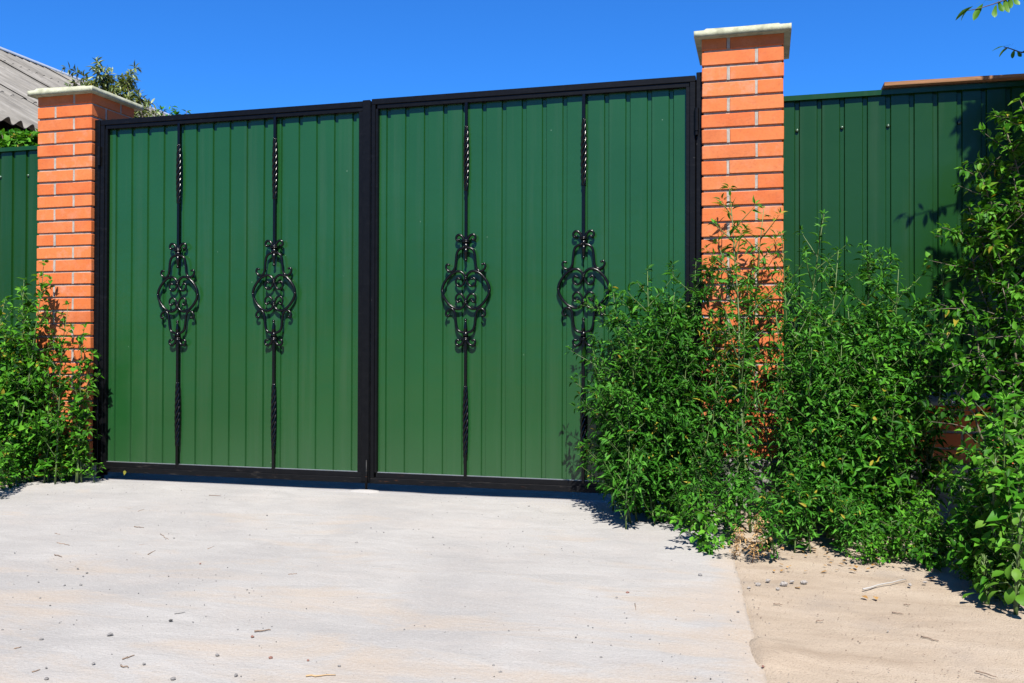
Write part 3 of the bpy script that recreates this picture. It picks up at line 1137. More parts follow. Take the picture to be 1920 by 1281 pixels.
def rot_about(v, ax, a):
    return Matrix.Rotation(a, 3, ax) @ v


def grow(start, d, length, nseg, up_pull, wig, rng):
    pts = [Vector(start)]
    d = Vector(d).normalized()
    for i in range(nseg):
        d = (d + Vector((rng.uniform(-wig, wig), rng.uniform(-wig, wig), rng.uniform(-wig, wig) + up_pull))).normalized()
        pts.append(pts[-1] + d * (length / nseg))
    return pts


def along(pts, t):
    x = t * (len(pts) - 1)
    i = min(int(x), len(pts) - 2)
    return pts[i].lerp(pts[i + 1], x - i), (pts[i + 1] - pts[i]).normalized()


def leaf_at(out, p, d, ang, L, rng, spread=0.95, drop=0.12, tint=None):
    ax = d.orthogonal().normalized()
    rad = rot_about(ax, d, ang)
    dr = (d * rng.uniform(0.2, 0.7) + rad * spread + Vector((0, 0, rng.uniform(-drop * 2.5, drop)))).normalized()
    t = rng.betavariate(1.5, 1.7) if tint is None else tint
    if rng.random() < 0.012: t = 1.2
    else: t = min(t, 0.84)
    out.append((p + dr * 0.006, dr, L, t))


def weed(seed, h, spread=0.30, nbr=16, leafL=0.042, wr=0.38, step=0.020, kind='lance', mat='weed', stem_mat='stem',
         lean=0.06, low=0.06, axil=0.95, taper=0.35, droop=0.3, angle=(0.6, 1.05)):
    """one leafy weed: returns (stem mesh, foliage mesh)"""
    rng = random.Random(seed)
    st = MB()
    lv = []
    a0 = rng.uniform(0, 6.28)
    main = grow((0, 0, 0), (math.cos(a0) * lean, math.sin(a0) * lean, 1), h, 9, 0.03, 0.07, rng)
    r0 = 0.0024 + 0.0028 * h
    st.tube(main, [r0 * (1 - 0.75 * i / 9) for i in range(10)], 5)
    stems = [(main, 1.0, 0.15)]
    ang = rng.uniform(0, 6.28)
    for b in range(nbr):
        t = low + (0.92 - low) * (b + rng.random() * 0.7) / nbr
        p, d = along(main, t)
        ang += 2.4 + rng.uniform(-.4, .4)
        ax = rot_about(d.orthogonal().normalized(), d, ang)
        el = rng.uniform(*angle)
        bd = d * math.cos(el) + ax * math.sin(el)
        bl = h * spread * (1.0 - taper * t - 0.55 * max(0, t - 0.6)) * rng.uniform(0.65, 1.2)
        br = grow(p, bd, bl, 5, 0.05, 0.10, rng)
        st.tube(br, [r0 * 0.5 * (1 - 0.7 * i / 5) for i in range(6)], 4, cap=False)
        stems.append((br, bl, 0.06))
        if bl > 0.16:
            for s in range(int(bl / 0.07)):
                tt = 0.2 + 0.7 * rng.random()
                q, qd = along(br, tt)
                ax2 = rot_about(qd.orthogonal().normalized(), qd, rng.uniform(0, 6.28))
                sd = qd * 0.7 + ax2 * 0.8 + Vector((0, 0, 0.2))
                sb = grow(q, sd, bl * rng.uniform(0.22, 0.42), 3, 0.06, 0.1, rng)
                st.tube(sb, [0.0013, 0.0011, 0.0009, 0.0006], 3, cap=False)
                stems.append((sb, bl * 0.3, 0.02))
    for pts, bl, t0 in stems:
        L = sum((pts[i + 1] - pts[i]).length for i in range(len(pts) - 1))
        n = max(3, int(L / step))
        a = rng.uniform(0, 6.28)
        for i in range(n):
            t = t0 + (1 - t0) * (i + 0.5 * rng.random()) / n
            p, d = along(pts, min(t, 0.999))
            a += 2.4
            sz = leafL * (1.0 - 0.45 * t) * rng.uniform(0.55, 1.25)
            leaf_at(lv, p, d, a, sz, rng)
            if rng.random() < axil:
                for q in range(rng.choice((1, 2, 2, 3))):
                    leaf_at(lv, p + Vector((rng.uniform(-.008, .008), rng.uniform(-.008, .008), rng.uniform(0, .012))), d, a + rng.uniform(-.9, .9), sz * rng.uniform(0.35, 0.65), rng, 0.7)
        p, d = along(pts, 0.999)
        for q in range(5):
            leaf_at(lv, p, d, rng.uniform(0, 6.28), leafL * rng.uniform(0.35, 0.65), rng, 0.55)
    sm = st.mesh('stem', M[stem_mat], smooth=True)
    fm = foliage_mesh('foliage', lv, kind, M[mat], wr, 0.30, droop, seed)
    tip = main[-1]
    return dict(stem=sm, fol=fm, h=max(0.05, tip.z), tip=tip, n=len(lv))


ARCH = {}
for i, hh in enumerate((0.30, 0.55, 0.80, 1.05, 1.30)):
    for k in range(2):
        ARCH[('weed', i, k)] = weed(100 + i * 7 + k, hh, 0.36 if hh < .7 else 0.30, int(11 + hh * 12), 0.058, 0.38, 0.018)
    ARCH[('thin', i, 0)] = weed(200 + i, hh, 0.15, int(6 + hh * 8), 0.060, 0.30, 0.028, axil=0.5, low=0.35)
    ARCH[('thin', i, 1)] = weed(220 + i, hh, 0.18, int(6 + hh * 8), 0.056, 0.30, 0.026, axil=0.5, low=0.3)
    for k in range(2):
        ARCH[('ovate', i, k)] = weed(300 + i * 7 + k, hh, 0.36 if hh < .7 else 0.27, int(9 + hh * 10), 0.054, 0.54, 0.019, 'ovate', 'ovate', axil=0.55)
for i, hh in enumerate((0.55, 0.80, 1.05, 1.30)):
    for k in range(2):
        ARCH[('sparse', i, k)] = weed(500 + i * 7 + k, hh, 0.17, int(6 + hh * 8), 0.062, 0.54, 0.040, 'ovate', 'ovate', axil=0.4, low=0.15)
for k in range(2):
    ARCH[('low', 0, k)] = weed(400 + k, 0.15, 0.95, 12, 0.036, 0.60, 0.014, 'ovate', 'ovate', low=0.02, axil=0.6, angle=(1.0, 1.4))
    ARCH[('dry', 0, k)] = weed(420 + k, 0.30, 0.42, 12, 0.030, 0.42, 0.016, 'lance', 'dry', 'dry_stem', axil=0.6, droop=0.9)


def put(kind, base, height, tilt=(0, 0), rz=None, label=None, cat='weed', group=None, name='weed', tip=None):
    idx = [k for k in ARCH if k[0] == kind]
    hs = sorted(set(k[1] for k in idx))
    best = min(hs, key=lambda i: abs(ARCH[(kind, i, 0)]['h'] - height))
    a = ARCH[(kind, best, random.randint(0, 1))]
    s = height / a['h']
    root = empty(name, base, label, cat, group)
    root.rotation_euler = (tilt[0], tilt[1], random.uniform(0, 6.28) if rz is None else rz)
    # tilt after the spin: compose explicitly
    root.rotation_mode = 'QUATERNION'
    from mathutils import Quaternion
    spin = Quaternion((0, 0, 1), random.uniform(-1.3, 1.3) if rz is None else rz)
    tl = Quaternion((0, 1, 0), tilt[0]) @ Quaternion((1, 0, 0), tilt[1])
    q_ = tl @ spin
    if tip is not None:
        v_ = q_ @ a['tip']
        s = (tip[2] - base[2]) / max(v_.z, 0.05)
        root.location = (tip[0] - v_.x * s, tip[1] - v_.y * s, base[2])
    root.rotation_quaternion = q_
    root.scale = (s, s, s)
    o = link('stem', a['stem'], root)
    o = link('foliage', a['fol'], root)
    o['kind'] = 'stuff'
    return root


def tip_weed(kind, px, py, Y, lean=0.0, **kw):
    """a weed whose tip stands at a measured point, growing from the ground below it"""
    p = onY(px, py, Y)
    bx = p.x - lean
    g = gz(bx, Y)
    hh = math.hypot(p.z - g, lean)
    return put(kind, (bx, Y, g - 0.01), hh, (math.atan2(lean, p.z - g), random.uniform(-.04, .06)), tip=tuple(p), **kw)


# ---- right thicket, back row against gate, pillar and fence
S = [
    ('weed', 1112, 655, -0.24, -0.16, 'leafy weed leaning left across the last scrollwork bar of the gate'),
    ('weed', 1150, 548, -0.20, -0.06, 'tall leafy weed whose tip overlaps the rightmost scroll ring'),
    ('weed', 1214, 505, -0.16, -0.02, 'tall weed with pointed tip standing before the right gate leaf'),
    ('weed', 1265, 548, -0.18, 0.02, 'bushy weed in front of the right edge of the gate panel'),
    ('weed', 1305, 490, -0.10, 0.0, 'dark narrow leaved weed in front of the right black gate post'),
    ('thin', 1368, 352, -0.13, -0.10, 'tallest thin weed shoot in front of the right pillar'),
    ('thin', 1345, 452, -0.20, 0.0, 'thin weed shoot over the left half of the right pillar bricks'),
    ('thin', 1432, 392, -0.14, 0.03, 'thin weed shoot over the middle of the right pillar bricks'),
    ('thin', 1466, 440, -0.22, 0.04, 'thin weed shoot climbing the right edge of the right pillar'),
    ('thin', 1545, 402, -0.10, 0.26, 'long pale weed stem slanting right, away from the right pillar'),
    ('thin', 1572, 470, -0.16, 0.22, 'second slanting weed stem right of the right pillar, leafier and lower'),
    ('weed', 1632, 478, -0.14, 0.10, 'tall bushy weed crest before the middle of the right fence'),
    ('weed', 1685, 505, -0.22, 0.05, 'rounded weed top at the right shoulder of the thicket by the fence'),
    ('thin', 1764, 492, -0.25, 0.03, 'single upright weed stem with pale tip before the right fence'),
]
for (k, px, py, Y, ln, lab) in S:
    tip_weed(k, px, py, Y, ln, label=lab)

rr = random.Random(11)
ROWS = [
    # (px0, px1, count, tip y at px0, tip y at px1, Y, jitter, label, group)
    (1150, 1290, 5, 640, 610, -0.28, 30, 'weed before the right gate leaf', 'weeds before the right gate leaf'),
    (1140, 1290, 5, 770, 740, -0.42, 30, 'weed before the right gate leaf', 'weeds before the right gate leaf'),
    (1190, 1300, 4, 860, 850, -0.42, 30, 'weed before the right gate leaf', 'weeds before the right gate leaf'),
    (1315, 1465, 4, 600, 610, -0.30, 40, 'weed before the right pillar', 'weeds before the right pillar'),
    (1310, 1420, 2, 800, 790, -0.52, 25, 'weed before the right pillar', 'weeds before the right pillar'),
    (1310, 1470, 4, 690, 690, -0.40, 30, 'feathery weed before the right pillar', 'feathery weeds before the right pillar'),
    (1300, 1430, 3, 905, 900, -0.74, 25, 'weed before the right pillar', 'weeds before the right pillar'),
    (1490, 1740, 7, 560, 590, -0.26, 35, 'weed before the right fence', 'weeds before the right fence'),
    (1495, 1690, 6, 660, 690, -0.42, 40, 'weed before the right fence', 'weeds before the right fence'),
    (1490, 1660, 5, 800, 830, -0.58, 30, 'weed before the right fence', 'weeds before the right fence'),
    (1470, 1640, 5, 900, 930, -0.74, 30, 'weed before the right fence', 'weeds before the right fence'),
]
ORD = ['first', 'second', 'third', 'fourth', 'fifth', 'sixth', 'seventh', 'eighth']
RN = {-0.40: 'narrow, half way up the bricks', -0.26: 'back row, tips against the green sheet', -0.28: 'back row, tips against the green panel', -0.30: 'back row, close to the bricks', -0.42: 'second row from the back', -0.52: 'middle row', -0.58: 'third row from the back', -0.74: 'front row, above the sand'}
for ri, (x0, x1, n, y0, y1, Y, jit, lab, grp) in enumerate(ROWS):
    rn = 'lowest row, just above the concrete' if ri == 2 else RN[Y]
    grp = grp + ', ' + rn.split(',')[0]
    where = lab.split(' before ')[1]
    for i in range(n):
        t = (i + 0.5) / n
        px = x0 + (x1 - x0) * t + rr.uniform(-14, 14)
        py = y0 + (y1 - y0) * t + rr.uniform(-jit, jit)
        tip_weed('thin' if Y in (-0.30, -0.40) else ('ovate' if (x0 >= 1480 and i % 3 == 1) else 'weed'), px, py, Y + rr.uniform(-.07, .07), rr.uniform(-.06, .06), label='%s weed from the left before %s, %s' % (ORD[i], where, rn.split(', ')[0]), group=grp)

# ---- low front edge of the right thicket
for (px, py, hh, lab) in [
    (1172, 968, 0.10, 'smallest low weed on the concrete, leftmost outpost of the right thicket'),
    (1222, 985, 0.12, 'low spreading weed on the concrete between the two leftmost outposts of the thicket'),
    (1288, 1000, 0.14, 'low weed on the concrete edge, behind the one beside the dry brown weed'),
    (1190, 972, 0.13, 'low spreading weed on the concrete edge at the left tip of the thicket'),
    (1255, 988, 0.15, 'low spreading weed on the concrete, second from the left tip of the thicket'),
    (1318, 1034, 0.17, 'low weed hanging over the concrete left of the dry brown weed'),
    (1452, 1052, 0.26, 'green weed on the sand just right of the dry brown weed'),
    (1520, 1040, 0.26, 'green weed on the sand edge, brown litter beneath it'),
    (1585, 1040, 0.22, 'green weed on the sand edge above the bleached stick'),
]:
    p = onZ(px, py)
    put('low' if hh < 0.2 else 'weed', (p.x, p.y, gz(p.x, p.y) - .008), hh, (rr.uniform(-.1, .1), rr.uniform(-.05, .1)), label=lab)
for i in range(12):
    px = 1630 + 150 * rr.random(); py = 985 + 85 * rr.random()
    p = onZ(px, py)
    put('low', (p.x, p.y, gz(p.x, p.y) - .008), rr.uniform(0.09, 0.17), (rr.uniform(-.1, .1), rr.uniform(-.1, .1)),
        label='low yellow green ground plant by the bleached stick on the sand', group='ground plants on the sand edge', name='ground_plant', cat='ground plant')
for (px, py, hh) in ((1376, 1050, 0.13), (1410, 1056, 0.19)):
    p = onZ(px, py)
    put('dry', (p.x, p.y, gz(p.x, p.y) - .008), hh, (0.1, 0.12),
        label='dried brown weed at the corner of the concrete, %s of two' % ('smaller' if hh < .16 else 'taller'), name='dry_weed', cat='dry weed')

# ---- left weeds
L_ = [
    ('sparse', 82, 492, -0.14, 0.03, 'tallest weed on the left, tip against the left pillar bricks'),
    ('ovate', 45, 525, -0.10, -0.04, 'tall weed left of the left pillar, tip against the green fence'),
    ('sparse', 128, 572, -0.16, 0.05, 'weed with pointed leaves over the middle of the left pillar'),
    ('sparse', 158, 610, -0.14, 0.06, 'weed over the right half of the left pillar bricks'),
    ('sparse', 172, 660, -0.07, 0.03, 'thin weed twig reaching over the left black gate post'),
    ('ovate', 10, 560, -0.10, -0.03, 'leafy weed at the left picture edge before the green fence'),
]
for (k, px, py, Y, ln, lab) in L_:
    tip_weed(k, px, py, Y, ln, label=lab)
for (x0, x1, n, y0, y1, Y, jit, kd, lb_) in [(-70, 55, 5, 590, 620, -0.16, 30, 'ovate', 'tall back weed against the left fence'), (-60, 60, 4, 690, 705, -0.22, 25, 'ovate', 'middle height weed before the left fence'), (75, 158, 3, 680, 720, -0.12, 30, 'sparse', 'sparse weed with brick showing through at the left pillar'),
                                      (-60, 60, 3, 790, 800, -0.26, 25, 'ovate', 'short front weed before the left fence'), (75, 165, 4, 800, 835, -0.13, 20, 'ovate', 'short weed at the foot of the left pillar')]:
    for i in range(n):
        px = x0 + (x1 - x0) * (i + 0.5) / n + rr.uniform(-10, 10)
        py = y0 + (y1 - y0) * (i + 0.5) / n + rr.uniform(-jit, jit)
        tip_weed(kd, px, py, Y + rr.uniform(-.05, .05), rr.uniform(-.04, .04), label=lb_ + ', bright green', group=lb_ + 's')
for (px, py) in ((92, 893), (118, 896), (143, 892), (162, 890), (40, 903), (8, 918), (62, 905), (-30, 930), (90, 906), (125, 903)):
    p = onZ(px, py, 0.03)
    put('ovate', (p.x, p.y, gz(p.x, p.y) - .008), rr.uniform(.22, .34), (rr.uniform(-.1, .1), rr.uniform(0, .15)), label='knee high weed hiding the foot of the left pillar, on the concrete edge', group='knee high weeds at the left pillar foot')
for (px, py) in ((20, 915), (-30, 935), (70, 898), (120, 902), (150, 893), (168, 892), (135, 895), (100, 893), (45, 890), (-80, 950)):
    p = onZ(px, py, 0.025)
    put('low', (p.x, p.y, gz(p.x, p.y) - .008), rr.uniform(.10, .17), (0, 0), label='low creeping weed along the concrete edge under the left clump', group='creeping weeds at the left edge')


# ---- leafy shrub climbing the right edge of the picture
def shrub(name, label, branches, leafL, wr, mat, base, cat='shrub', cluster=5, step=0.030, stem_mat='wood_stem', kind='ovate', seed=0):
    rng = random.Random(seed)
    root = empty(name, base, label, cat)
    st, lv = MB(), []
    B = Vector(base)
    for tip, bow in branches:
        T = Vector(tip) - B
        mid = T * 0.5 + Vector(bow)
        pts = []
        for i in range(13):
            t = i / 12
            q = mid * (2 * t * (1 - t)) + T * (t * t)
            pts.append(q + Vector((rng.uniform(-.01, .01), rng.uniform(-.01, .01), 0)) * (1 if 0 < i < 12 else 0))
        st.tube(pts, [0.0085 * (1 - 0.8 * i / 12) for i in range(13)], 5)
        Lb = T.length
        subs = [(pts, 0.22)]
        for s in range(int(Lb / 0.062)):
            p, d = along(pts, rng.uniform(0.2, 0.97))
            ax = rot_about(d.orthogonal().normalized(), d, rng.uniform(0, 6.28))
            sb = grow(p, d * 0.5 + ax * 0.9, rng.uniform(0.06, 0.20), 4, -0.02, 0.15, rng)
            st.tube(sb, [0.0022, 0.0018, 0.0014, 0.001, 0.0007], 4, cap=False)
            subs.append((sb, 0.1))
        for sp, t0 in subs:
            LL = sum((sp[i + 1] - sp[i]).length for i in range(len(sp) - 1))
            for i in range(max(2, int(LL / step))):
                p, d = along(sp, min(0.999, t0 + (1 - t0) * rng.random()))
                for q in range(rng.randint(2, cluster)):
                    leaf_at(lv, p, d, rng.uniform(0, 6.28), leafL * rng.uniform(0.5, 1.2), rng, 0.9, 0.2)
            p, d = along(sp, 0.999)
            for q in range(4):
                leaf_at(lv, p, d, rng.uniform(0, 6.28), leafL * rng.uniform(0.5, 0.9), rng, 0.6)
    link('stem', st.mesh('stem', M[stem_mat], smooth=True), root)
    o = link('foliage', foliage_mesh('foliage', lv, kind, M[mat], wr, 0.25, 0.25, seed), root)
    o['kind'] = 'stuff'
    return root


def T3(px, py, Y): return tuple(onY(px, py, Y))


shrub('climbing_shrub', 'tall small leaved shrub rising at the right edge before the fence', [
    (T3(1828, 312, -0.45), (0.10, 0, 0.25)), (T3(1815, 385, -0.40), (0.12, 0, 0.2)), (T3(1885, 240, -0.45), (0.12, 0, 0.3)),
    (T3(1912, 185, -0.50), (0.15, 0, 0.3)), (T3(1800, 430, -0.38), (0.05, 0, 0.2)), (T3(1860, 420, -0.48), (0.05, 0, .2)),
    (T3(1845, 345, -0.42), (0.10, 0, 0.25)), (T3(1900, 330, -0.5), (0.1, 0, .25)),
], 0.039, 0.50, 'shrub', (1.02, -0.36, 0.02), seed=5, cluster=5, step=0.025)
shrub('climbing_shrub', 'lower arching small leaved shrub at the right edge below the tall one', [
    (T3(1800, 560, -0.45), (0.0, 0, 0.25)), (T3(1880, 540, -0.55), (0.05, 0, 0.25)), (T3(1760, 640, -0.5), (0, 0, 0.2)),
    (T3(1840, 660, -0.6), (0, 0, 0.2)), (T3(1905, 620, -0.6), (0.1, 0, .2)), (T3(1790, 730, -0.6), (0, 0, 0.15)), (T3(1900, 720, -0.65), (0, 0, 0.15)),
], 0.039, 0.50, 'shrub', (0.98, -0.46, 0.02), seed=6, cluster=5, step=0.026)


# ---- broad leaved weeds in the right foreground; each leaf is its own piece
def big_leaf_mesh(seed, droop, wav=0.06):
    rng = random.Random(seed)
    ts = [0, 0.12, 0.28, 0.48, 0.68, 0.86, 1.0]
    ws = [0.02, 0.12, 0.25, 0.36, 0.34, 0.20, 0.0]
    v, f = [], []
    for i, (t, w_) in enumerate(zip(ts, ws)):
        ang = droop * t
        y = math.sin(ang) / max(droop, 1e-3) if droop > 1e-3 else t
        z = -(1 - math.cos(ang)) / max(droop, 1e-3)
        jag = rng.uniform(-0.04, 0.04)
        for s_ in (-1, -0.5, 0, 0.5, 1):
            v.append((s_ * (w_ + jag * abs(s_) * (w_ > 0.1)), y, z + 0.22 * abs(s_) * w_ + wav * math.sin(t * 9 + s_ * 2 + seed) * abs(s_) * w_))
    for i in range(len(ts) - 1):
        for k in range(4):
            f.append((i * 5 + k, i * 5 + k + 1, (i + 1) * 5 + k + 1, (i + 1) * 5 + k))
    v.append((0, -0.35, -0.02)); v.append((0.02, -0.35, 0.0)); v.append((0.02, 0.02, 0.01))
    n = len(v)
    f += [(n - 3, n - 2, n - 1), (n - 3, n - 1, 2)]
    me = bpy.data.meshes.new('leaf'); me.from_pydata(v, [], f)
    me.materials.append(M['broad'])
    me.polygons.foreach_set('use_smooth', [True] * len(f))
    at = me.attributes.new('tint', 'FLOAT', 'POINT')
    at.data.foreach_set('value', [0.25 + 0.5 * rng.random()] * len(v))
    return me


BIG = [big_leaf_mesh(i, 0.4 + 0.25 * i) for i in range(6)]


def broad_weed(base, height, n, L, label, lean=(0, 0), seed=0, drop=0.3):
    rng = random.Random(seed)
    root = empty('broad_leaf_weed', base, label, 'weed')
    st = MB()
    main = grow((0, 0, 0), (lean[0], lean[1], 1), height, 8, 0.0, 0.05, rng)
    st.tube(main, [0.007 * (1 - 0.6 * i / 8) for i in range(9)], 6)
    a = rng.uniform(0, 6.28)
    items = []
    for i in range(n):
        t = 0.12 + 0.88 * (i + 0.5) / n
        p, d = along(main, min(t, .999))
        a += 2.4
        ln = L * (1.1 - 0.55 * t) * rng.uniform(0.75, 1.2)
        out = Vector((math.cos(a), math.sin(a), rng.uniform(-drop, 0.45))).normalized()
        pet = ln * rng.uniform(0.4, 0.9)
        q = p + out * pet + Vector((0, 0, 0.02))
        st.tube([p, p.lerp(q, 0.5) + Vector((0, 0, 0.012)), q], [0.0026, 0.002, 0.0016], 4, cap=False)
        items.append((q, out, ln))
    link('stem', st.mesh('stem', M['stem'], smooth=True), root)
    for (q, out, ln) in items:
        o = link('leaf', rng.choice(BIG), root)
        y = (out + Vector((0, 0, rng.uniform(-1.0, 0.1)))).normalized()
        x = y.cross(Vector((rng.uniform(-.4, .4), rng.uniform(-.4, .4), 1))).normalized()
        z = x.cross(y)
        mw = Matrix(((x.x, y.x, z.x), (x.y, y.y, z.y), (x.z, y.z, z.z))).to_4x4()
        o.matrix_local = Matrix.Translation(q) @ mw @ Matrix.Diagonal((ln * rng.uniform(.75, 1.0), ln, ln, 1))
    return root


for i, (px, py, tx, ty, n, L, lab) in enumerate([
    (1868, 1120, 1880, 850, 26, 0.085, 'broad leaved weed with a drooping leaf crown, largest at the right edge'),
    (1905, 1150, 1905, 960, 22, 0.075, 'broad leaved weed spilling onto the sand at the lower right corner'),
    (1835, 1095, 1830, 930, 24, 0.075, 'broad leaved weed left of the drooping crown at the right edge'),
    (1770, 1060, 1755, 985, 16, 0.075, 'low broad leaved weed on the sand right of the yellow green ground plants'),
    (1800, 1050, 1790, 900, 20, 0.070, 'broad leaved weed standing behind the low broad one at the right'),
    (1750, 1040, 1755, 935, 14, 0.060, 'broad leaved weed before the bare grey base of the right fence'),
    (1900, 1080, 1915, 760, 24, 0.075, 'tall broad leaved weed at the right edge below the shrubs'),
    (1850, 1130, 1845, 1045, 16, 0.065, 'low broad leaved weed at the front right, shadow on the sand beside it'),
    (1920, 1120, 1935, 880, 20, 0.080, 'broad leaved weed cut by the right picture edge'),
]):
    p = onZ(px, py)
    t = onY(tx, ty, p.y)
    g = gz(p.x, p.y)
    broad_weed((p.x, p.y, g - 0.01), max(0.08, t.z - g), int(n * 2.0), L * 0.66, lab, ((t.x - p.x) * 0.6, 0), 50 + i)
# finer weeds filling between them
for (px, py, tx, ty) in ((1820, 1100, 1812, 1000), (1875, 1125, 1870, 1010), (1845, 1105, 1850, 900), (1900, 1130, 1895, 880), (1800, 1085, 1795, 960), (1720, 1050, 1720, 930), (1806, 1075, 1806, 850), (1840, 1080, 1830, 780), (1890, 1100, 1880, 740), (1910, 1140, 1900, 1010), (1860, 1110, 1850, 960), (1930, 1110, 1925, 820)):
    p = onZ(px, py)
    t = onY(tx, ty, p.y)
    put('ovate', (p.x, p.y, gz(p.x, p.y) - .01), max(.1, t.z), (rr.uniform(-.08, .08), rr.uniform(-.05, .08)), label='green weed among the broad leaved weeds at the right edge', group='weeds among the broad leaves')


# ------------------------------------------------------------------ young tree beyond the right picture edge, its twigs reach into view
def tree(name, label, base, trunk_top, limbs, leafL, wr, mat, kind, seed, big=None, r0=0.045, step=0.05, cluster=3, drop=0.2, sub=0.12, sublen=(0.12, 0.32)):
    rng = random.Random(seed)
    root = empty(name, base, label, 'tree')
    B = Vector(base)
    st, lv = MB(), []
    T = Vector(trunk_top) - B
    tr = [T * (i / 8) + Vector((0.02 * math.sin(i * 1.3), 0.02 * math.cos(i * 1.7), 0)) for i in range(9)]
    st.tube(tr, [r0 * (1 - 0.5 * i / 8) for i in range(9)], 8)
    lb = MB()
    for tip, t0, dense in limbs:
        p0, _ = along(tr, t0)
        T2 = Vector(tip) - B
        mid = p0.lerp(T2, 0.5) + Vector((0, 0, 0.12 * (T2 - p0).length))
        pts = [p0 * (1 - t) ** 2 + mid * 2 * t * (1 - t) + T2 * t * t for t in [i / 10 for i in range(11)]]
        lb.tube(pts, [r0 * 0.40 * (1 - 0.88 * i / 10) + 0.0008 for i in range(11)], 5)
        Lb = (T2 - p0).length
        subs = [(pts, 0.3)]
        for s in range(int(Lb / sub * dense)):
            p, d = along(pts, rng.uniform(0.25, 0.98))
            ax = rot_about(d.orthogonal().normalized(), d, rng.uniform(0, 6.28))
            sb = grow(p, d * 0.6 + ax * 0.8, rng.uniform(*sublen), 4, -0.03, 0.15, rng)
            lb.tube(sb, [0.003, 0.0025, 0.002, 0.0014, 0.001], 4, cap=False)
            subs.append((sb, 0.15))
        for sp, t1 in subs:
            LL = sum((sp[i + 1] - sp[i]).length for i in range(len(sp) - 1))
            for i in range(max(2, int(LL / step))):
                p, d = along(sp, min(0.999, t1 + (1 - t1) * rng.random()))
                for q in range(rng.randint(1, cluster)):
                    leaf_at(lv, p, d, rng.uniform(0, 6.28), leafL * rng.uniform(0.6, 1.15), rng, 0.9, drop)
    link('trunk', st.mesh('trunk', M['bark'], smooth=True), root)
    link('limbs', lb.mesh('limbs', M['bark'], smooth=True), root)
    c = link('crown', foliage_mesh('crown', lv, kind, M[mat], wr, 0.2, 0.25, seed), root)
    c['kind'] = 'stuff'
    return root


yt = tree('young_tree', 'young tree beyond the right edge, its leafy twigs hanging into the sky',
          (1.72, -0.40, 0), (1.70, -0.42, 2.6), [
    ((1.45, -0.36, 2.35), 0.8, 1.2), ((1.52, -0.62, 2.65), 0.9, 1.2), ((1.9, -0.5, 3.1), 1.0, 1.2), ((2.1, -0.2, 2.7), 0.9, 1.0),
    ((1.55, -0.25, 2.75), 0.95, 1.2), ((2.2, -0.8, 2.5), 0.8, 1.0), ((1.40, -0.42, 2.05), 0.7, 1.2), ((1.30, -0.32, 2.45), 0.85, 1.6), ((1.34, -0.45, 2.75), 0.9, 1.6), ((1.36, -0.3, 2.2), 0.75, 1.6), ((1.38, -0.5, 1.85), 0.6, 1.6)] + [((1.16 + 0.05 * (k_ % 2) + (0.14 if k_ > 3 else 0), -0.28 - 0.05 * (k_ % 3), 1.35 + 0.17 * k_), 0.45 + 0.05 * k_, 1.8) for k_ in range(9)] + [((1.16 + 0.06 * (k_ % 2), -0.80 - 0.08 * (k_ % 3), 1.75 + 0.16 * k_), 0.6 + 0.05 * k_, 1.3) for k_ in range(6)] + [((1.17 + 0.05 * k_, -0.62 - 0.03 * (k_ % 2), 2.82 + 0.08 * k_), 0.9, 1.5) for k_ in range(4)], 0.095, 0.50, 'tree', 'ovate', 31, step=0.035)


def hang_leaf(parent, px0, py0, px1, py1, Y, wr, roll=0.0, mi=0):
    """one large leaf of the young tree between two measured points (base, tip)"""
    a = onY(px0, py0, Y); b = onY(px1, py1, Y + 0.012)
    o = link('leaf', BIG[mi], parent)
    y = (b - a); ln = y.length; y.normalize()
    x = Vector((math.cos(roll), math.sin(roll) * 0.9, math.sin(roll) * .3))
    x = (x - y * x.dot(y)).normalized()
    z = x.cross(y)
    mw = Matrix(((x.x, y.x, z.x), (x.y, y.y, z.y), (x.z, y.z, z.z))).to_4x4()
    o.matrix_world = Matrix.Translation(a) @ mw @ Matrix.Diagonal((ln * wr, ln, ln * 0.8, 1))
    m = Vector(parent.location)
    o.matrix_local = Matrix.Translation(a - m) @ mw @ Matrix.Diagonal((ln * wr, ln, ln * 0.8, 1))


YB = -0.38
for pl_ in ([(1935, -14), (1896, -4), (1862, 8), (1836, 16), (1815, 20)], [(1940, 100), (1912, 98), (1896, 92), (1882, 88)]):
    pts = [onY(a, b, YB) - Vector(yt.location) for a, b in pl_]
    mb = MB()
    mb.tube(pts, [0.0034, 0.0028, 0.0022, 0.0018, 0.0014][:len(pts)], 5)
    mb.obj('twig', M['bark'], yt, smooth=True)
for (a, b, c, d, wr, ro, mi) in [
    (1824, 12, 1787, 36, .42, 0.5, 0), (1816, 18, 1796, 38, .36, 1.0, 1), (1843, 7, 1820, 42, .46, 0.15, 1), (1868, 9, 1861, 38, .52, 0.1, 2),
    (1872, 2, 1881, 26, .55, 0.0, 2), (1884, -4, 1889, 28, .5, 0.2, 1), (1900, -8, 1909, 14, .6, 0.3, 2), (1862, 2, 1846, -2, .5, 1.0, 0), (1893, -6, 1896, 18, .6, -.2, 1),
    (1885, 86, 1858, 93, .42, 0.9, 0), (1892, 88, 1868, 105, .40, 0.5, 1), (1902, 94, 1896, 111, .62, 0.1, 1), (1908, 96, 1914, 108, .7, 0.2, 2), (1930, 92, 1909, 102, .4, .6, 0)]:
    hang_leaf(yt, a, b, c, d, YB, wr, ro, mi)

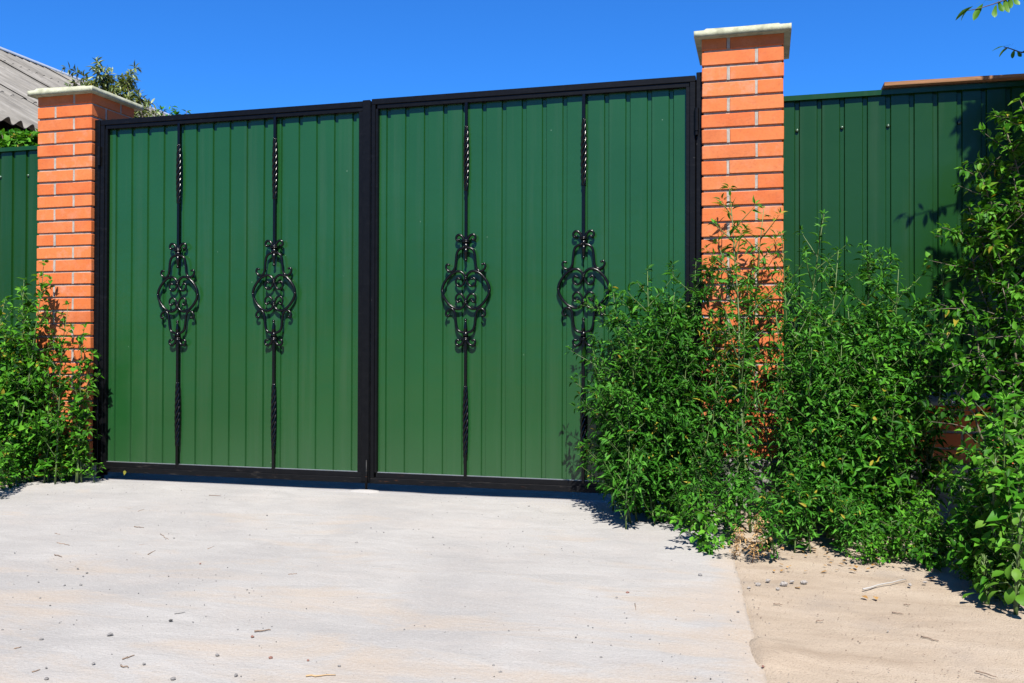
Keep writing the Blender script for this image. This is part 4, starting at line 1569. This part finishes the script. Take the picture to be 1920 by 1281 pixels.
# ------------------------------------------------------------------ greenery behind the gate and the left fence
b0 = onY(212, 250, 4.0)
tree('fruit_tree', 'fruit tree behind the gate, narrow drooping leaves beside the left pillar cap', (b0.x + 0.5, 4.0, 0), (b0.x + 0.45, 4.0, 2.6), [
    (T3(152, 138, 4.0), 1.0, 1.3), (T3(185, 138, 3.9), 1.0, 1.3), (T3(232, 140, 4.1), 1.0, 1.3), (T3(262, 172, 4.0), 0.9, 1.2), (T3(268, 225, 3.9), 0.7, 1.2), (T3(210, 165, 4.2), 0.95, 1.3)],
    0.080, 0.32, 'peach', 'lance', 41, r0=0.05, step=0.020, cluster=5, drop=0.5, sub=0.10, sublen=(0.08, 0.24))
b1 = onY(330, 260, 5.0)
tree('garden_tree', 'small green treetop just showing over the left gate leaf', (b1.x, 5.0, 0), (b1.x, 5.0, 2.6), [
    (T3(305, 208, 5.0), 0.9, 1.0), (T3(330, 203, 5.0), 1.0, 1.0), (T3(350, 207, 5.1), 0.95, 1.0), (T3(318, 212, 4.9), .9, 1.0), (T3(380, 222, 5.0), .8, 1)],
    0.07, 0.45, 'shrub', 'ovate', 42, step=0.05, cluster=4, sub=0.12, sublen=(0.08, 0.2))
bb = []
rb = random.Random(8)
for i in range(26):
    q_ = onY(rb.uniform(-25, 95), rb.uniform(250, 276), 1.0 + rb.random() * 0.5)
    bb.append((tuple(q_), (0, 0, 0.3)))
shrub('garden_bush', 'bright green garden bush behind the left fence, below the grey roof', bb, 0.075, 0.55, 'shrub', (-5.2, 1.25, 0), cat='bush', seed=9, cluster=5, step=0.04)

# ------------------------------------------------------------------ pebbles, twigs and litter
PEB = []
for k in range(6):
    r = random.Random(70 + k)
    mb = MB()
    mb.ball((0, 0, 0.25), 0.5, 7, 5, (1.0, r.uniform(.6, .9), r.uniform(.45, .65)))
    mb.v = [tuple(c + r.uniform(-.06, .06) for c in p) for p in mb.v]
    PEB.append(mb)


def pebble(px, py, s, mk, label, group, name='pebble'):
    s *= 0.8
    p = onZ(px, py, 0.003)
    me = bpy.data.meshes.get('pebble_' + mk + str(len(PEB)))
    k = random.randint(0, 5)
    key = 'pebble_%s_%d' % (mk, k)
    me = bpy.data.meshes.get(key)
    if me is None:
        me = PEB[k].mesh(key, M[mk], smooth=False)
    o = link(name, me)
    o.location = (p.x, p.y, gz(p.x, p.y) - s * 0.06)
    o.scale = (s, s, s)
    o.rotation_euler = (0, 0, random.uniform(0, 6.28))
    tag(o, label, 'pebble', group)


G1 = ('small grey pebble lying loose on the pale concrete apron', 'grey pebbles on the concrete apron')
z3 = lambda x, y: (x / 2.743, 860 + y / 2.743)
z4 = lambda x, y: (600 + x / 3.043, 860 + y / 3.043)
z5 = lambda x, y: (1200 + x / 2.667, 980 + y / 2.667)
for fn, lst in ((z3, [(415, 648, 14), (332, 650, 11), (207, 714, 9), (257, 752, 8), (212, 928, 15), (480, 1052, 12), (238, 1073, 10), (740, 1053, 10), (890, 1130, 15), (1118, 1008, 13), (1213, 1112, 14),
                     (1398, 860, 8), (1285, 396, 14), (1370, 370, 13), (1373, 307, 11), (1833, 435, 16), (1540, 412, 11), (1388, 455, 9), (400, 563, 10), (447, 585, 11), (428, 602, 8),
                     (292, 567, 8), (198, 632, 9), (895, 408, 11), (932, 292, 8), (1270, 672, 8), (867, 602, 8), (240, 1130, 14), (305, 842, 8), (105, 875, 8), (12, 877, 9), (245, 205, 8), (850, 283, 8), (1740, 258, 11), (75, 482, 9), (30, 395, 6), (610, 450, 9)]),
                (z4, [(275, 238, 11), (1192, 307, 15), (290, 408, 12), (363, 430, 11), (207, 483, 13), (645, 457, 13), (707, 495, 10), (238, 530, 10), (552, 517, 9), (1730, 692, 9), (1693, 793, 14), (1580, 788, 10),
                      (1738, 878, 8), (828, 842, 8), (480, 973, 10), (598, 953, 8), (1077, 978, 9), (1605, 1130, 10), (990, 1178, 12), (1030, 1215, 12), (110, 1180, 11), (1460, 1015, 8), (640, 345, 8), (1445, 535, 7), (265, 605, 7), (1440, 590, 7)]),
                (z5, [(302, 263, 22), (270, 438, 9), (490, 443, 11), (180, 480, 8)])):
    for (x, y, s) in lst:
        pebble(*fn(x, y), s * 0.00105, 'stone_grey', *G1)
pebble(*z3(565, 905), 0.021, 'stone_grey', 'largest flat grey pebble on the left foreground of the concrete', None)
pebble(*z3(878, 831), 0.015, 'stone_dark', 'lone black pebble on the left foreground of the concrete', None)
for (fn, x, y, s) in ((z3, 1393, 1022, 13), (z3, 1585, 1035, 10), (z3, 1298, 914, 12), (z3, 1030, 538, 9), (z4, 1755, 764, 15), (z5, 615, 717, 11)):
    pebble(*fn(x, y), s * 0.00115, 'stone_red', 'reddish pebble lying on the concrete apron', 'reddish pebbles on the concrete apron')
for (x, y, s) in ((592, 310, 22), (545, 325, 14), (1350, 312, 18), (820, 300, 26), (720, 310, 30), (640, 290, 20), (1240, 540, 8), (1425, 300, 16), (690, 330, 16), (760, 295, 18)):
    pebble(*z5(x, y), s * 0.00115, 'stone_pale', 'pale stone half sunk in the sand below the thicket', 'pale stones in the sand', 'stone')
rp = random.Random(21)
gv, gf = [], []


def grains(n, zone, smin, smax, name, mk):
    r = np.random.RandomState(n)
    V, Fc = [], []
    oc = np.array([(1, 0, 0), (0, 1, 0), (-1, 0, 0), (0, -1, 0), (0, 0, .8), (0, 0, -.5)], float)
    of = np.array([(0, 1, 4), (1, 2, 4), (2, 3, 4), (3, 0, 4), (1, 0, 5), (2, 1, 5), (3, 2, 5), (0, 3, 5)])
    k = 0
    while k < n:
        x, y = zone(r)
        s_ = smin + (smax - smin) * r.rand() ** 3
        a = r.rand() * 6.28
        R_ = np.array([[math.cos(a), -math.sin(a), 0], [math.sin(a), math.cos(a), 0], [0, 0, 1]])
        v = (oc * r.uniform(0.6, 1.1, (6, 1))) @ R_.T * s_ + np.array([x, y, gz(x, y) + s_ * 0.25])
        V.append(v); Fc.append(of + 6 * k)
        k += 1
    tag(link(name, np_mesh(name, np.concatenate(V), [np.concatenate(Fc)], M[mk], smooth=False)), 'fine loose grit scattered over the ground before the gate', 'grit', None, 'stuff')


def zone_slab(r):
    q = r.rand()
    if q < 0.35: return -3.6 + 3.2 * r.rand(), -0.02 - 0.5 * r.rand() ** 2              # swept against the gate
    if q < 0.5:
        y = -1.0 - 1.5 * r.rand()
        return edge_x(y) + 0.05 - 0.6 * r.rand() ** 1.5, y         # along the sandy edge
    c = [(-2.3, -1.5), (-1.6, -2.1), (-2.9, -0.8), (-0.9, -2.2), (-1.3, -1.1)][r.randint(5)]
    return c[0] + r.normal(0, 0.45), c[1] + r.normal(0, 0.28)


def zone_sand(r):
    while True:
        x, y = r.uniform(-0.1, 0.75), r.uniform(-2.5, -0.9)
        if x > edge_x(y) + 0.02: return x, y


grains(1000, zone_slab, 0.0008, 0.0032, 'concrete_grit', 'stone_dark')
grains(600, zone_slab, 0.0010, 0.0040, 'sandy_grit', 'stone_grey')
grains(700, zone_sand, 0.0008, 0.0036, 'sand_grit', 'twig')


def twig(p0, p1, r, mk, label, group=None, name='twig', bow=0.0):
    a = onZ(*p0, 0.004); b = onZ(*p1, 0.004)
    n = 6
    pts = []
    for i in range(n + 1):
        t = i / n
        q = a.lerp(b, t)
        q.z = gz(q.x, q.y) + r * 0.7 + bow * math.sin(math.pi * t)
        q.y += random.uniform(-.003, .003) * 2 * (0 < i < n)
        pts.append(q)
    mb = MB()
    c = a.lerp(b, .5); c.z = gz(c.x, c.y)
    mb.tube([q - c for q in pts], [r * (1 - 0.5 * i / n) for i in range(n + 1)], 5)
    o = mb.obj(name, M[mk], smooth=True)
    o.location = c
    tag(o, label, 'straw' if name == 'straw' else 'twig' if name != 'stick' else 'stick', group)


TL = ('short brown twig lying on the concrete apron', 'twigs on the concrete apron')
for (x, y, l, an) in ((715, 353, 18, .1), (845, 400, 18, .6), (780, 480, 16, -.5), (300, 495, 14, .3), (1350, 880, 30, -.1), (660, 1015, 24, -.3), (640, 1062, 14, .3), (90, 967, 12, -.2), (1105, 215, 22, .05), (735, 440, 14, -.1), (325, 436, 24, .2), (1085, 455, 14, -.4), (295, 385, 10, .3), (670, 270, 10, -.2), (725, 278, 12, -.3), (1505, 590, 16, -.1), (185, 1085, 16, -.3)):
    cx, cy = z3(x, y)
    twig((cx - l / 2 * math.cos(an), cy - l / 2 * math.sin(an)), (cx + l / 2 * math.cos(an), cy + l / 2 * math.sin(an)), random.uniform(.0016, .0026), 'twig', *TL)
cx, cy = z3(925, 793)
twig((cx - 10, cy), (cx + 10, cy - 3), 0.0016, 'stone_grey', 'curved grey twig near the black pebble on the concrete')
cx, cy = z3(1650, 1110)
twig((cx - 28, cy + 1), (cx + 28, cy - 1), 0.0022, 'straw', 'yellow straw on the concrete at the bottom centre left', name='straw')
cx, cy = z4(1800, 843)
twig((cx - 1, cy - 7), (cx + 1, cy + 6), 0.0018, 'twig', 'tiny upright looking twig near the reddish pebble on the right of the concrete')
for (x, y, l, an) in ((690, 403, 16, .1), (1335, 405, 12, .1), (1450, 575, 34, .25), (1290, 448, 22, .15), (1730, 750, 40, .25), (900, 485, 14, -.2)):
    cx, cy = z5(x, y)
    twig((cx - l / 2 * math.cos(an), cy - l / 2 * math.sin(an)), (cx + l / 2 * math.cos(an), cy + l / 2 * math.sin(an)), 0.0022, 'twig', 'dark twig lying on the bare sand', 'twigs on the sand')
twig(z5(1115, 330), z5(1330, 283), 0.0030, 'stick', 'bleached white stick lying on the sand below the thicket', name='stick', bow=0.002)


def litter(px, py, s, mk, label, group=None, z=None):
    p = onZ(px, py, 0.004)
    o = link('fallen_leaf', bpy.data.meshes['litter_' + mk])
    o.location = (p.x, p.y, gz(p.x, p.y) + 0.003) if z is None else z
    o.rotation_euler = (random.uniform(-.15, .15), random.uniform(-.15, .15), random.uniform(0, 6.28)) if z is None else (-1.3, 0.2, 0.3)
    o.scale = (s, s, s)
    tag(o, label, 'leaf', group)


for mk in ('dry', 'yellow'):
    tv, tri, quad = leaf_template('ovate', 0.18, 0.10)
    tv = tv * np.array([0.6, 1.0, 1.0])
    lm = np_mesh('litter_' + mk, tv, [tri, quad], M[mk])
    lm.attributes.new('tint', 'FLOAT', 'POINT').data.foreach_set('value', np.full(len(tv), 0.4, np.float32))
for i in range(48):
    litter(rp.uniform(1425, 1640), rp.uniform(1030, 1072), rp.uniform(.012, .024), 'dry', 'brown fallen leaf on the sand under the front weeds', 'brown fallen leaves under the thicket')
for (x, y) in ((1045, 240), (940, 245), (800, 325), (1110, 365), (1175, 368), (1470, 280)):
    px, py = z5(x, y)
    litter(px, py, 0.028, 'dry', 'orange brown fallen leaf out on the open sand', 'fallen leaves on the open sand')
q = onY(234, 886, 0.02)
litter(0, 1200, 0.030, 'yellow', 'single yellow leaf caught on the bottom rail of the left gate leaf', None, (q.x, q.y, q.z + 0.012))

# far row of trees across the road behind the viewpoint: the gate's gloss mirrors it
rt = random.Random(5)
lv = []
for i in range(5200):
    x = rt.uniform(-34, 30)
    top = 3.6 + 1.5 * float(vnoise(np.array(x * 0.35 + 50), np.array(0.5), 12))
    zz = rt.uniform(0.1, top)
    lv.append(((x, -27 + rt.uniform(-1.6, 1.6), zz), (rt.uniform(-1, 1), rt.uniform(-1, 1), rt.uniform(-.6, .4)), rt.uniform(.35, .7), rt.uniform(.1, .7)))
tag(link('tree_row', foliage_mesh('tree_row', lv, 'ovate', M['tree'], 0.6, seed=4)), 'far row of trees on the other side of the road', 'trees', None, 'stuff')
